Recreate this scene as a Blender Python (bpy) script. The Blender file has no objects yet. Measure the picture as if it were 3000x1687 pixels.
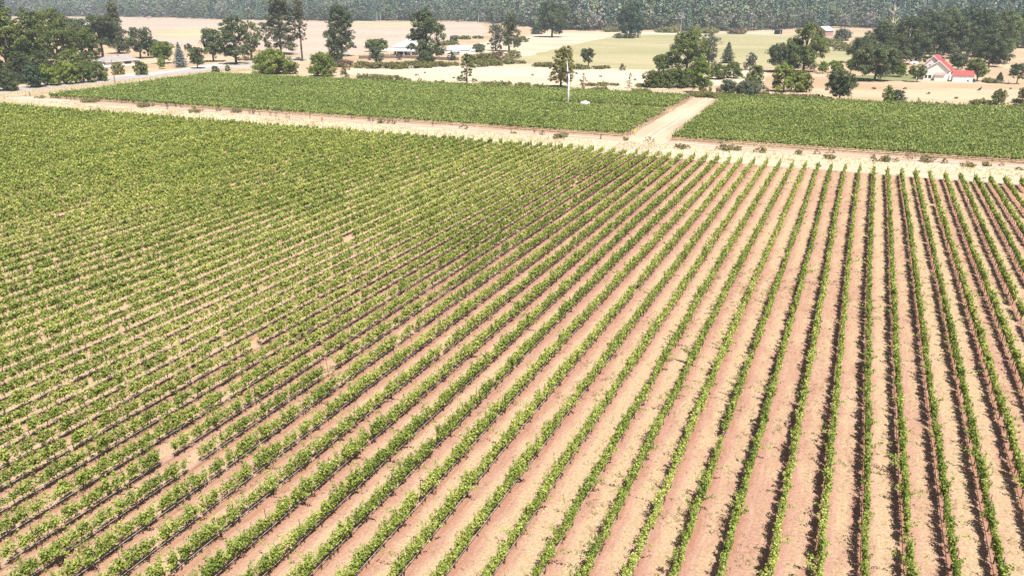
import bpy, math, random
import numpy as np
from mathutils import Vector, Matrix

S = bpy.context.scene
COL = S.collection
R = math.radians
rnd = random.Random(7)
rs = np.random.default_rng(11)

# ------------------------------------------------------------------ camera geometry (metres; vine rows run along +Y)
FPX, CX, CY, CAMH = 2300.0, 1500.0, 843.5, 35.0
PITCH = math.atan(843.5 / FPX)
YAW = math.atan(1069.0 / math.hypot(FPX, 843.5))
_hd = np.array([-math.sin(YAW), math.cos(YAW), 0.0])
_rt = np.array([math.cos(YAW), math.sin(YAW), 0.0])
_F = _hd * math.cos(PITCH) + np.array([0, 0, -math.sin(PITCH)])
_U = _hd * math.sin(PITCH) + np.array([0, 0, math.cos(PITCH)])


def at(u, v, z=0.0):
    d = _F * FPX + _rt * (u - CX) + _U * (CY - v)
    t = (z - CAMH) / d[2]
    p = np.array([0, 0, CAMH]) + d * t
    return float(p[0]), float(p[1])


def depth(x, y, z=0.0):
    return float((np.array([x, y, z]) - np.array([0, 0, CAMH])) @ _F)


def height_to(x, y, v):
    """Height of a point standing over (x, y) that reaches photo row v."""
    lo, hi = 0.0, 80.0
    for _ in range(40):
        m = (lo + hi) / 2
        q = np.array([x, y, m]) - np.array([0, 0, CAMH])
        vv = CY - FPX * (q @ _U) / (q @ _F)
        if vv > v:
            lo = m
        else:
            hi = m
    return (lo + hi) / 2


# ------------------------------------------------------------------ nodes
class NT:
    def __init__(self, mat):
        self.m = mat
        self.t = mat.node_tree
        self.t.nodes.clear()

    def n(self, typ, **kw):
        nd = self.t.nodes.new(typ)
        for k, v in kw.items():
            setattr(nd, k, v)
        return nd

    def put(self, sock, v):
        if isinstance(v, bpy.types.NodeSocket):
            self.t.links.new(v, sock)
        elif v is not None:
            if isinstance(v, (tuple, list)) and len(v) == 3 and sock.type == 'RGBA':
                v = (*v, 1.0)
            sock.default_value = v

    def math(self, op, a, b=None, c=None, clamp=False):
        nd = self.n('ShaderNodeMath', operation=op, use_clamp=clamp)
        self.put(nd.inputs[0], a)
        if b is not None:
            self.put(nd.inputs[1], b)
        if c is not None:
            self.put(nd.inputs[2], c)
        return nd.outputs[0]

    def mix(self, f, a, b):
        nd = self.n('ShaderNodeMix', data_type='RGBA')
        self.put(nd.inputs[0], f)
        self.put(nd.inputs[6], a)
        self.put(nd.inputs[7], b)
        return nd.outputs[2]

    def smooth(self, v, a, b):
        nd = self.n('ShaderNodeMapRange', interpolation_type='SMOOTHSTEP')
        self.put(nd.inputs[0], v)
        nd.inputs[1].default_value = a
        nd.inputs[2].default_value = b
        return nd.outputs[0]

    def pos(self):
        return self.n('ShaderNodeNewGeometry').outputs['Position']

    def scaled(self, vec, s):
        nd = self.n('ShaderNodeVectorMath', operation='MULTIPLY')
        self.put(nd.inputs[0], vec)
        nd.inputs[1].default_value = s
        return nd.outputs[0]

    def noise(self, vec, scale, detail=3.0, rough=0.55):
        nd = self.n('ShaderNodeTexNoise')
        self.put(nd.inputs['Vector'], vec)
        nd.inputs['Scale'].default_value = scale
        nd.inputs['Detail'].default_value = detail
        nd.inputs['Roughness'].default_value = rough
        return nd.outputs['Fac']

    def sep(self, vec):
        nd = self.n('ShaderNodeSeparateXYZ')
        self.put(nd.inputs[0], vec)
        return nd.outputs

    def bump(self, h, strength, dist):
        nd = self.n('ShaderNodeBump')
        nd.inputs['Strength'].default_value = strength
        nd.inputs['Distance'].default_value = dist
        self.put(nd.inputs['Height'], h)
        return nd.outputs[0]

    def principled(self, col, rough=0.9, spec=0.2, metal=0.0, normal=None):
        nd = self.n('ShaderNodeBsdfPrincipled')
        self.put(nd.inputs['Base Color'], col)
        self.put(nd.inputs['Roughness'], rough)
        nd.inputs['Specular IOR Level'].default_value = spec
        nd.inputs['Metallic'].default_value = metal
        if normal is not None:
            self.put(nd.inputs['Normal'], normal)
        return nd.outputs[0]

    def out(self, shader):
        o = self.n('ShaderNodeOutputMaterial')
        self.t.links.new(shader, o.inputs['Surface'])


def newmat(name):
    m = bpy.data.materials.new(name)
    m.use_nodes = True
    return m, NT(m)


def plain(name, col, rough=0.8, spec=0.2, metal=0.0, var=0.15, scale=2.0):
    m, t = newmat(name)
    nz = t.noise(t.n('ShaderNodeTexCoord').outputs['Object'], scale, 4)
    k = t.smooth(nz, 0.3, 0.7)
    c = t.mix(k, tuple(x * (1 - var) for x in col), tuple(min(1, x * (1 + var)) for x in col))
    t.out(t.principled(c, rough, spec, metal))
    return m


def foliage(name, dark, mid, light, trans=0.3, rough=0.55, spec=0.25, vary=0.25):
    m, t = newmat(name)
    a = t.n('ShaderNodeAttribute', attribute_name='tint').outputs['Fac']
    r = t.n('ShaderNodeObjectInfo').outputs['Random']
    v = t.math('ADD', a, t.math('MULTIPLY', t.math('SUBTRACT', r, 0.5), vary), clamp=True)
    cr = t.n('ShaderNodeValToRGB')
    e = cr.color_ramp.elements
    e[0].position, e[0].color = 0.0, (*dark, 1)
    e[1].position, e[1].color = 1.0, (*light, 1)
    x = e.new(0.5)
    x.color = (*mid, 1)
    t.put(cr.inputs[0], v)
    c = cr.outputs[0]
    p = t.principled(c, rough, spec)
    tr = t.n('ShaderNodeBsdfTranslucent')
    t.put(tr.inputs[0], t.mix(0.35, c, (light[0], light[1], light[2] * 0.5)))
    mx = t.n('ShaderNodeMixShader')
    mx.inputs[0].default_value = trans
    t.t.links.new(p, mx.inputs[1])
    t.t.links.new(tr.outputs[0], mx.inputs[2])
    t.out(mx.outputs[0])
    return m


M = {}
M['vine'] = foliage('vine_leaves', (0.075, 0.125, 0.020), (0.205, 0.265, 0.048), (0.420, 0.450, 0.120), 0.26)
M['vine_far'] = foliage('vine_leaves_deep', (0.070, 0.120, 0.026), (0.175, 0.245, 0.058), (0.350, 0.400, 0.120), 0.28)
M['oak'] = foliage('oak_leaves', (0.028, 0.044, 0.018), (0.076, 0.100, 0.038), (0.160, 0.180, 0.072), 0.2)
M['green'] = foliage('green_leaves', (0.048, 0.074, 0.018), (0.125, 0.160, 0.040), (0.250, 0.280, 0.078), 0.28)
M['bright'] = foliage('bright_leaves', (0.076, 0.122, 0.020), (0.180, 0.235, 0.040), (0.330, 0.370, 0.080), 0.32)
M['yellow'] = foliage('yellowing_leaves', (0.070, 0.085, 0.018), (0.165, 0.165, 0.040), (0.290, 0.260, 0.075), 0.32)
M['sage'] = foliage('sage_leaves', (0.060, 0.078, 0.048), (0.115, 0.135, 0.080), (0.185, 0.205, 0.125), 0.25)
M['grey'] = foliage('grey_leaves', (0.060, 0.060, 0.050), (0.120, 0.118, 0.095), (0.200, 0.190, 0.155), 0.2)
M['blue'] = foliage('spruce_needles', (0.055, 0.085, 0.090), (0.110, 0.150, 0.158), (0.190, 0.235, 0.245), 0.1)
M['pine'] = foliage('pine_needles', (0.036, 0.044, 0.018), (0.088, 0.094, 0.042), (0.170, 0.164, 0.080), 0.12)
M['fir'] = foliage('fir_needles', (0.022, 0.044, 0.024), (0.048, 0.080, 0.042), (0.090, 0.125, 0.065), 0.1)
M['olive'] = foliage('bramble_leaves', (0.085, 0.095, 0.030), (0.195, 0.195, 0.066), (0.340, 0.315, 0.125), 0.28)
M['brown'] = foliage('dry_leaves', (0.100, 0.070, 0.040), (0.200, 0.145, 0.085), (0.330, 0.250, 0.150), 0.2)
M['straw'] = foliage('dry_grass_blades', (0.240, 0.175, 0.090), (0.380, 0.290, 0.165), (0.500, 0.405, 0.250), 0.3)
M['palestraw'] = foliage('bleached_grass_blades', (0.380, 0.300, 0.180), (0.520, 0.430, 0.280), (0.640, 0.550, 0.380), 0.4)
M['weed'] = foliage('weed_leaves', (0.110, 0.115, 0.050), (0.230, 0.215, 0.105), (0.420, 0.360, 0.190), 0.3)
M['forest_fir'] = foliage('hazed_fir_needles', (0.060, 0.105, 0.078), (0.130, 0.190, 0.135), (0.225, 0.290, 0.205), 0.12, vary=0.6)  # forest fir, oak and green tones paled: part of the distance haze is in the colour
M['forest_oak'] = foliage('hazed_oak_leaves', (0.078, 0.100, 0.066), (0.168, 0.190, 0.122), (0.285, 0.305, 0.200), 0.2, vary=0.6)
M['forest_green'] = foliage('hazed_green_leaves', (0.082, 0.120, 0.062), (0.180, 0.220, 0.112), (0.300, 0.340, 0.180), 0.2, vary=0.6)
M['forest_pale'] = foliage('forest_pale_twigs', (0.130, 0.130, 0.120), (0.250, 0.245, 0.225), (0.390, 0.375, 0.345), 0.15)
M['bark'] = plain('bark', (0.10, 0.075, 0.055), 0.95, 0.1, var=0.35, scale=1.5)
M['vinewood'] = plain('vine_wood', (0.085, 0.055, 0.038), 0.95, 0.1, var=0.3, scale=9)
M['deadwood'] = plain('dead_wood', (0.46, 0.42, 0.37), 0.9, 0.1, var=0.2, scale=1.2)
M['post'] = plain('post_metal', (0.10, 0.075, 0.065), 0.7, 0.3, 0.2, var=0.3, scale=6)
M['wood'] = plain('weathered_wood', (0.20, 0.15, 0.11), 0.9, 0.1, var=0.3, scale=4)
M['fenceboard'] = plain('dark_fence_boards', (0.115, 0.085, 0.082), 0.9, 0.1, var=0.3, scale=3)
M['hose'] = plain('irrigation_hose', (0.30, 0.27, 0.25), 0.5, 0.4, var=0.15, scale=5)
M['white'] = plain('white_paint', (0.80, 0.79, 0.77), 0.6, 0.3, var=0.04, scale=0.8)
M['metal_white'] = plain('white_metal_roof', (0.60, 0.59, 0.58), 0.55, 0.3, var=0.06, scale=0.7)
M['galv'] = plain('pale_steel', (0.66, 0.68, 0.72), 0.45, 0.5, 0.15, var=0.08, scale=1.5)
M['rust'] = plain('rusty_steel', (0.16, 0.09, 0.07), 0.8, 0.2, 0.3, var=0.3, scale=3)
M['glass'] = plain('window_glass', (0.030, 0.036, 0.045), 0.12, 0.5, var=0.1)
M['black'] = plain('black_coat', (0.012, 0.011, 0.012), 0.6, 0.3, var=0.2, scale=6)
M['carpaint'] = plain('dark_car_paint', (0.03, 0.035, 0.05), 0.25, 0.5, var=0.1)
M['carwhite'] = plain('white_car_paint', (0.72, 0.74, 0.77), 0.25, 0.5, var=0.04)
M['tyre'] = plain('tyre_rubber', (0.02, 0.02, 0.02), 0.9, 0.2, var=0.1)
M['red_roof'] = plain('red_metal_roof', (0.33, 0.070, 0.072), 0.6, 0.25, var=0.12, scale=0.6)
M['redpaint'] = plain('red_paint', (0.32, 0.03, 0.03), 0.5, 0.3, var=0.1)
M['brown_roof'] = plain('brown_porch_roof', (0.34, 0.22, 0.20), 0.8, 0.2, var=0.12, scale=1.5)
M['dark'] = plain('dark_boards', (0.07, 0.055, 0.05), 0.9, 0.1, var=0.25, scale=2)
M['yellowpaint'] = plain('yellow_paint', (0.65, 0.55, 0.06), 0.6, 0.3, var=0.1)
M['tarp'] = plain('blue_tarp', (0.30, 0.52, 0.62), 0.6, 0.2, var=0.1)


def shingle(name, col):
    m, t = newmat(name)
    p = t.n('ShaderNodeTexCoord').outputs['Object']
    x = t.sep(p)
    w = t.n('ShaderNodeTexWhiteNoise', noise_dimensions='2D')
    cmb = t.n('ShaderNodeCombineXYZ')
    t.put(cmb.inputs[0], t.math('FLOOR', t.math('MULTIPLY', x[1], 2.2)))
    t.put(cmb.inputs[1], t.math('FLOOR', t.math('MULTIPLY', x[2], 5.0)))
    t.put(w.inputs['Vector'], cmb.outputs[0])
    n2 = t.noise(p, 0.5, 4)
    k = t.math('ADD', t.math('MULTIPLY', w.outputs['Value'], 0.45), t.math('MULTIPLY', n2, 0.55))
    c = t.mix(k, tuple(a * 0.7 for a in col), tuple(a * 1.3 for a in col))
    t.out(t.principled(c, 0.9, 0.15))
    return m


M['shingle'] = shingle('grey_shingles', (0.27, 0.25, 0.25))

ROW_X0, ROW_S = 4.2, 2.71


def soil_mat():
    m, t = newmat('vineyard_soil')
    P = t.pos()
    x, y, z = t.sep(P)
    warp = t.math('MULTIPLY', t.math('SUBTRACT', t.noise(P, 0.35, 3), 0.5), 0.9)
    xr = t.math('DIVIDE', t.math('SUBTRACT', t.math('ADD', x, warp), ROW_X0), ROW_S)
    cell = t.math('FLOOR', xr)
    fr = t.math('FRACT', xr)
    mid = t.math('ABSOLUTE', t.math('SUBTRACT', fr, 0.5))      # 0 mid-alley, .5 at the vines
    wn = t.n('ShaderNodeTexWhiteNoise', noise_dimensions='1D')
    t.put(wn.inputs['W'], cell)
    alley = wn.outputs['Value']
    big = t.noise(P, 0.055, 4, 0.6)
    med = t.noise(t.scaled(P, (1.0, 0.30, 1.0)), 0.9, 4, 0.65)
    fine = t.noise(P, 4.5, 5, 0.75)
    speck = t.noise(P, 4.2, 4, 0.8)
    pink = t.mix(t.smooth(fine, 0.3, 0.7), (0.265, 0.148, 0.106), (0.375, 0.228, 0.172))
    straw = t.mix(t.smooth(fine, 0.3, 0.7), (0.305, 0.208, 0.128), (0.455, 0.340, 0.225))
    amt = t.math('ADD', t.math('MULTIPLY', alley, 0.36), t.math('MULTIPLY', big, 0.8))
    core = t.math('SUBTRACT', 1.0, t.smooth(mid, 0.10, 0.30))
    k = t.math('ADD', t.math('MULTIPLY', core, 0.34), t.math('ADD', t.math('MULTIPLY', med, 0.95), amt))
    k = t.smooth(k, 0.98, 1.50)
    # far to the left the alleys are strawy throughout
    lf = t.smooth(x, -12.0, -38.0)
    k = t.math('ADD', k, t.math('MULTIPLY', t.math('MULTIPLY', lf, core), 0.55), clamp=True)
    left = t.smooth(t.math('ADD', x, t.math('MULTIPLY', y, 0.25)), 0.0, -70.0)
    k = t.math('MAXIMUM', k, t.math('MULTIPLY', left, t.smooth(med, 0.30, 0.55)))
    c = t.mix(k, pink, straw)
    # bare red earth under the vines
    under = t.math('MULTIPLY', t.smooth(mid, 0.36, 0.45), t.smooth(med, 0.25, 0.6))
    c = t.mix(t.math('MULTIPLY', under, 0.75), c, (0.27, 0.130, 0.085))
    # wheel ruts
    rut = t.math('ABSOLUTE', t.math('SUBTRACT', mid, 0.235))
    rk = t.math('MULTIPLY', t.math('SUBTRACT', 1.0, t.smooth(rut, 0.02, 0.075)), t.math('MULTIPLY', t.smooth(med, 0.35, 0.6), 0.55))
    c = t.mix(rk, c, (0.40, 0.262, 0.200))
    # clods, dead leaves, small tufts
    c = t.mix(t.math('MULTIPLY', t.smooth(speck, 0.57, 0.68), 0.75), c, (0.17, 0.10, 0.055))
    c = t.mix(t.math('MULTIPLY', t.smooth(t.noise(P, 1.9, 4, 0.75), 0.56, 0.66), t.math('MULTIPLY', core, 0.8)), c, (0.27, 0.21, 0.09))
    b = t.bump(t.math('ADD', fine, t.math('MULTIPLY', speck, 0.5)), 0.9, 0.10)
    t.out(t.principled(c, 0.95, 0.1, normal=b))
    return m


def earth_mat(name, a, b, c3, s1=0.03, s2=0.6, stretch=(1, 1, 1), speck=0.25, stripes=None, ruts=None):
    m, t = newmat(name)
    P = t.pos()
    Q = t.scaled(P, stretch)
    n1 = t.noise(Q, s1, 5, 0.6)
    n2 = t.noise(Q, s2, 5, 0.7)
    c = t.mix(t.smooth(n1, 0.35, 0.65), a, b)
    c = t.mix(t.math('MULTIPLY', t.smooth(n2, 0.5, 0.75), 0.6), c, c3)
    if stripes:
        ax, per, col, amt = stripes
        s = t.sep(P)[ax]
        f = t.math('ABSOLUTE', t.math('SUBTRACT', t.math('FRACT', t.math('DIVIDE', s, per)), 0.5))
        dots = t.smooth(t.noise(P, 0.5, 3, 0.7), 0.42, 0.6)
        k = t.math('MULTIPLY', t.math('SUBTRACT', 1.0, t.smooth(f, 0.12, 0.26)), t.math('MULTIPLY', dots, amt))
        c = t.mix(k, c, col)
    if ruts:
        ax, centre, drift, col = ruts
        xyz = t.sep(P)
        s = t.math('ADD', xyz[ax], t.math('MULTIPLY', t.math('SUBTRACT', xyz[1 - ax], 200.0), drift))
        s = t.math('ADD', s, t.math('MULTIPLY', t.math('SUBTRACT', t.noise(P, 0.06, 2), 0.5), 1.6))
        dd = t.math('ABSOLUTE', t.math('SUBTRACT', t.math('ABSOLUTE', t.math('SUBTRACT', s, centre)), 0.95))
        k = t.math('MULTIPLY', t.math('SUBTRACT', 1.0, t.smooth(dd, 0.15, 0.55)), t.smooth(n2, 0.3, 0.6))
        c = t.mix(t.math('MULTIPLY', k, 0.8), c, col)
    n3 = t.noise(P, 3.0, 4, 0.75)
    c = t.mix(t.math('MULTIPLY', t.smooth(n3, 0.55, 0.75), speck), c, tuple(q * 0.55 for q in c3))
    t.out(t.principled(c, 0.95, 0.1, normal=t.bump(n3, 0.5, 0.12)))
    return m


M['soil'] = soil_mat()
M['ground'] = earth_mat('dry_grassland', (0.33, 0.235, 0.155), (0.43, 0.330, 0.228), (0.27, 0.19, 0.105), 0.022, 0.30, (0.5, 1, 1), 0.4)
M['track'] = earth_mat('track_dust', (0.40, 0.300, 0.215), (0.455, 0.365, 0.265), (0.36, 0.25, 0.175), 0.06, 0.5, (0.3, 1, 1), ruts=(1, 187.0, 0.0, (0.50, 0.42, 0.335)))
M['lane'] = earth_mat('lane_dust', (0.37, 0.275, 0.20), (0.44, 0.35, 0.255), (0.36, 0.28, 0.16), 0.08, 0.6, (1, 0.4, 1), ruts=(0, -51.4, 0.016, (0.49, 0.41, 0.325)))
M['strip'] = earth_mat('bleached_grass', (0.43, 0.345, 0.235), (0.50, 0.42, 0.30), (0.36, 0.28, 0.17), 0.07, 0.5, (0.4, 1, 1))
M['pinkdirt'] = earth_mat('pink_dirt', (0.42, 0.315, 0.25), (0.47, 0.37, 0.305), (0.36, 0.26, 0.185), 0.08, 0.6, (0.3, 1, 1))
M['furrow'] = earth_mat('furrow_earth', (0.30, 0.17, 0.12), (0.40, 0.24, 0.18), (0.24, 0.14, 0.10), 0.1, 0.8)
M['blocksoil'] = earth_mat('far_block_soil', (0.30, 0.20, 0.13), (0.38, 0.27, 0.18), (0.22, 0.16, 0.08), 0.05, 0.8)
M['asphalt'] = earth_mat('asphalt', (0.29, 0.27, 0.28), (0.33, 0.305, 0.31), (0.26, 0.245, 0.25), 0.05, 0.4, (1, 0.1, 1), 0.05)
M['shoulder'] = earth_mat('road_shoulder', (0.37, 0.31, 0.22), (0.43, 0.36, 0.265), (0.28, 0.24, 0.14), 0.06, 0.3, (1, 0.25, 1))
M['drive'] = earth_mat('driveway_gravel', (0.46, 0.43, 0.40), (0.52, 0.49, 0.45), (0.40, 0.36, 0.30), 0.1, 0.6)
M['crop'] = earth_mat('bare_crop_field', (0.38, 0.30, 0.245), (0.43, 0.35, 0.295), (0.33, 0.25, 0.18), 0.008, 0.12, (1, 1, 1), 0.15, (0, 5.4, (0.28, 0.21, 0.165), 0.6))
M['cropgreen'] = earth_mat('greening_crop_field', (0.35, 0.31, 0.20), (0.40, 0.35, 0.24), (0.31, 0.29, 0.15), 0.01, 0.1)
M['meadow'] = earth_mat('green_meadow', (0.265, 0.250, 0.135), (0.33, 0.295, 0.175), (0.40, 0.335, 0.215), 0.014, 0.08, (0.3, 1, 1), 0.3, (1, 9.0, (0.25, 0.225, 0.12), 0.5))
M['mown'] = earth_mat('mown_field', (0.40, 0.325, 0.235), (0.50, 0.435, 0.335), (0.34, 0.255, 0.165), 0.018, 0.14, (0.22, 1, 1), 0.3, (1, 7.0, (0.40, 0.315, 0.22), 0.5))
M['lawn'] = earth_mat('lawn_grass', (0.14, 0.16, 0.07), (0.20, 0.20, 0.10), (0.28, 0.23, 0.13), 0.06, 0.4)
M['hillfloor'] = earth_mat('hill_earth', (0.10, 0.10, 0.07), (0.15, 0.135, 0.10), (0.20, 0.17, 0.12), 0.01, 0.05)


# ------------------------------------------------------------------ mesh helpers
def mesh_from(name, V, F, mats, tint=None, midx=None, smooth=False):
    """V (n,3) float, F (m,k) int with one k, or list of such arrays."""
    Fs = F if isinstance(F, list) else [F]
    Fs = [f for f in Fs if len(f)]
    me = bpy.data.meshes.new(name)
    V = np.asarray(V, dtype=np.float32)
    me.vertices.add(len(V))
    me.vertices.foreach_set('co', V.ravel())
    loops = np.concatenate([np.asarray(f, dtype=np.int32).ravel() for f in Fs])
    tot = np.concatenate([np.full(len(f), np.asarray(f).shape[1], dtype=np.int32) for f in Fs])
    start = np.concatenate([[0], np.cumsum(tot)[:-1]]).astype(np.int32)
    me.loops.add(len(loops))
    me.loops.foreach_set('vertex_index', loops)
    me.polygons.add(len(tot))
    me.polygons.foreach_set('loop_start', start)
    me.polygons.foreach_set('loop_total', tot)
    for m in mats:
        me.materials.append(m)
    if midx is not None:
        me.polygons.foreach_set('material_index', np.asarray(midx, dtype=np.int32))
    if smooth:
        me.polygons.foreach_set('use_smooth', np.ones(len(tot), dtype=bool))
    if tint is not None:
        a = me.attributes.new('tint', 'FLOAT', 'FACE')
        a.data.foreach_set('value', np.asarray(tint, dtype=np.float32))
    me.update()
    me.validate(clean_customdata=False)
    return me


def link(name, me, parent=None, loc=None, **props):
    o = bpy.data.objects.new(name, me)
    COL.objects.link(o)
    if parent is not None:
        o.parent = parent
    if loc is not None:
        o.location = loc
    for k, v in props.items():
        o[k] = v
    return o


def thing(name, label, cat, loc=(0, 0, 0), rz=0.0, group=None):
    o = bpy.data.objects.new(name, None)
    o.empty_display_size = 0.3
    COL.objects.link(o)
    o.location = loc
    o.rotation_euler = (0, 0, rz)
    o['label'], o['category'] = label, cat
    if group:
        o['group'] = group
    return o


def tag(o, label, cat, group=None):
    o['label'], o['category'] = label, cat
    if group:
        o['group'] = group
    return o


class MB:
    def __init__(self):
        self.v, self.f = [], []

    def poly(self, pts):
        b = len(self.v)
        self.v += [tuple(p) for p in pts]
        self.f.append(tuple(range(b, b + len(pts))))

    def box(self, x0, x1, y0, y1, z0, z1):
        b = len(self.v)
        self.v += [(x, y, z) for z in (z0, z1) for x, y in ((x0, y0), (x1, y0), (x1, y1), (x0, y1))]
        for q in ((0, 3, 2, 1), (4, 5, 6, 7), (0, 1, 5, 4), (1, 2, 6, 5), (2, 3, 7, 6), (3, 0, 4, 7)):
            self.f.append(tuple(b + i for i in q))

    def tube(self, pts, rad, n=6, cap=True):
        pts = [Vector(p) for p in pts]
        if not isinstance(rad, (list, tuple)):
            rad = [rad] * len(pts)
        b = len(self.v)
        for i, p in enumerate(pts):
            d = (pts[min(i + 1, len(pts) - 1)] - pts[max(i - 1, 0)]).normalized()
            up = Vector((0, 0, 1)) if abs(d.z) < 0.9 else Vector((1, 0, 0))
            a = d.cross(up).normalized()
            c = d.cross(a)
            for k in range(n):
                w = 2 * math.pi * k / n
                self.v.append(tuple(p + (a * math.cos(w) + c * math.sin(w)) * rad[i]))
        for i in range(len(pts) - 1):
            for k in range(n):
                k2 = (k + 1) % n
                self.f.append((b + i * n + k, b + i * n + k2, b + (i + 1) * n + k2, b + (i + 1) * n + k))
        if cap:
            self.f.append(tuple(b + k for k in range(n))[::-1])
            e = b + (len(pts) - 1) * n
            self.f.append(tuple(e + k for k in range(n)))

    def ball(self, c, r, n=8, m=6):
        if not isinstance(r, (tuple, list)):
            r = (r, r, r)
        b = len(self.v)
        for j in range(m + 1):
            ph = math.pi * j / m
            for i in range(n):
                th = 2 * math.pi * i / n
                self.v.append((c[0] + r[0] * math.sin(ph) * math.cos(th), c[1] + r[1] * math.sin(ph) * math.sin(th), c[2] + r[2] * math.cos(ph)))
        for j in range(m):
            for i in range(n):
                i2 = (i + 1) % n
                self.f.append((b + j * n + i, b + (j + 1) * n + i, b + (j + 1) * n + i2, b + j * n + i2))

    def slab(self, pts, th):
        """A flat polygon (any plane) with a thickness straight down."""
        pts = [Vector(p) for p in pts]
        lo = [p - Vector((0, 0, th)) for p in pts]
        self.poly(pts)
        self.poly(lo[::-1])
        for i in range(len(pts)):
            j = (i + 1) % len(pts)
            self.poly([lo[i], lo[j], pts[j], pts[i]])

    def me(self, name, mat, smooth=False):
        me = bpy.data.meshes.new(name)
        me.from_pydata([tuple(p) for p in self.v], [], self.f)
        me.materials.append(mat)
        if smooth:
            for p in me.polygons:
                p.use_smooth = True
        me.update()
        return me

    def build(self, name, mat, parent=None, loc=None, smooth=False, **props):
        return link(name, self.me(name, mat, smooth), parent, loc, **props)


def norm(a):
    return a / np.maximum(np.linalg.norm(a, axis=1, keepdims=True), 1e-6)


def leaf_quads(C, N, Sz, rng, asp=0.8, fold=0.16):
    n = len(C)
    r = rng.normal(size=(n, 3))
    T = norm(r - (r * N).sum(1, keepdims=True) * N)
    B = np.cross(N, T)
    s = Sz[:, None] * 0.5
    V = np.empty((n, 4, 3), dtype=np.float32)
    V[:, 0] = C - T * s
    V[:, 1] = C + B * s * asp + N * s * fold
    V[:, 2] = C + T * s
    V[:, 3] = C - B * s * asp + N * s * fold
    F = np.arange(n * 4, dtype=np.int32).reshape(n, 4)
    return V.reshape(-1, 3), F


# ------------------------------------------------------------------ ground sheets
FOREST_PX = [(-900, 52), (-300, 50), (100, 50), (420, 52), (700, 60), (1000, 63), (1380, 65), (1480, 74), (1580, 86), (1720, 92), (1900, 92), (2100, 98),
             (2300, 88), (2450, 82), (2640, 88), (2860, 96), (3000, 112), (3200, 120), (3700, 125)]
_fp = [at(u, v) for u, v in FOREST_PX]
_fa = np.array([math.atan2(x, y) for x, y in _fp])
_fr = np.array([math.hypot(x, y) for x, y in _fp])


def edge_r(a):
    return np.interp(a, _fa, _fr)


def hill(x, y):
    a = np.arctan2(x, y)
    r = np.hypot(x, y)
    d = np.maximum(0, r - edge_r(a) - 15)
    return 0.105 * d * d / (d + 90) * np.clip(1.25 - d / 6000, 0.5, 1.25)


def hillz(x, y):
    return float(hill(np.array([x]), np.array([y]))[0])


def build_ground():
    A = np.concatenate([np.linspace(-math.pi, -1.3, 14, endpoint=False), np.linspace(-1.3, 0.75, 150, endpoint=False), np.linspace(0.75, math.pi, 14, endpoint=False)])
    Rr = np.concatenate([[0.0], np.linspace(20, 700, 12), np.linspace(760, 2600, 70), [3000, 3500, 4200]])
    na = len(A)
    V = [[0, 0, 0]]
    for r in Rr[1:]:
        x, y = r * np.sin(A), r * np.cos(A)
        z = hill(x, y)
        V += np.stack([x, y, z], 1).tolist()
    F4, F3 = [], []
    for k in range(na):
        F3.append((0, 1 + (k + 1) % na, 1 + k))
    for i in range(len(Rr) - 2):
        for k in range(na):
            k2 = (k + 1) % na
            F4.append((1 + i * na + k, 1 + i * na + k2, 1 + (i + 1) * na + k2, 1 + (i + 1) * na + k))
    me = mesh_from('ground', V, [np.array(F3), np.array(F4)], [M['ground'], M['hillfloor']])
    V = np.array(V)
    for p in me.polygons:
        c = np.mean([V[i] for i in p.vertices], axis=0)
        if c[2] > 0.6:
            p.material_index = 1
    link('ground', me, kind='structure')


build_ground()


def sheet(name, pts, z, mat, kind='structure', wob=0.0, step=None, **props):
    """A flat sheet; its border wanders a little if wob is set."""
    P = []
    n = len(pts)
    for i in range(n):
        a, b = np.array(pts[i][:2]), np.array(pts[(i + 1) % n][:2])
        L = np.linalg.norm(b - a)
        k = max(1, int(L / step)) if step else 1
        for j in range(k):
            P.append(a + (b - a) * j / k + (rs.normal(size=2) * wob if wob and j else 0))
    mb = MB()
    mb.poly([(p[0], p[1], z) for p in P])
    return mb.build(name, mat, kind=kind, **props)


def pxs(l):
    return [at(u, v) for u, v in l]


YE = 182.5            # where the near rows end
sheet('vineyard_soil', [(-300, -5), (75, -5), (75, YE + 1.2), (-300, YE + 1.2)], 0.004, M['soil'], wob=0.25, step=6)
sheet('dirt_track', [(-330, YE + 1.0), (110, YE + 1.0), (110, YE + 8.5), (-330, YE + 7.5)], 0.008, M['track'], wob=0.35, step=5)
sheet('grass_strip', [(-330, YE + 7.0), (110, YE + 8.0), (110, 201.5), (-330, 201.5)], 0.0065, M['strip'], wob=0.4, step=4)
sheet('headland', [(-300, 200.8), (110, 200.8), (110, 209.5), (-300, 209.5)], 0.006, M['pinkdirt'], wob=0.3, step=5)
sheet('field_lane', [(-56.5, 186), (-46.5, 186), (-48.5, 322), (-58.5, 322)], 0.012, M['lane'], wob=0.5, step=5)
sheet('block_soil', [(-290, 207.6), (-56.6, 207.6), (-58.6, 309), (-296, 318)], 0.016, M['blocksoil'], wob=0.3, step=6)
sheet('block_soil', [(-45.6, 207.6), (110, 207.6), (110, 313), (-48.4, 313)], 0.016, M['blocksoil'], wob=0.3, step=6)
sheet('road_shoulder', [(-334, 120), (-301, 120), (-301, 345), (-318, 450), (-325, 640), (-345, 640), (-341, 440)], 0.010, M['shoulder'], wob=0.5, step=8)
sheet('road', [(-328.5, 100), (-316, 100), (-317, 330), (-328, 440), (-330, 640), (-339, 640), (-339, 440), (-330, 330)], 0.020, M['asphalt'], wob=0.12, step=8)
sheet('driveway', pxs([(355, 219), (440, 215), (520, 206), (562, 196), (610, 190), (700, 180), (700, 184), (600, 199), (555, 203), (450, 219), (370, 224)]), 0.024, M['drive'], wob=0.15, step=4)
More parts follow.
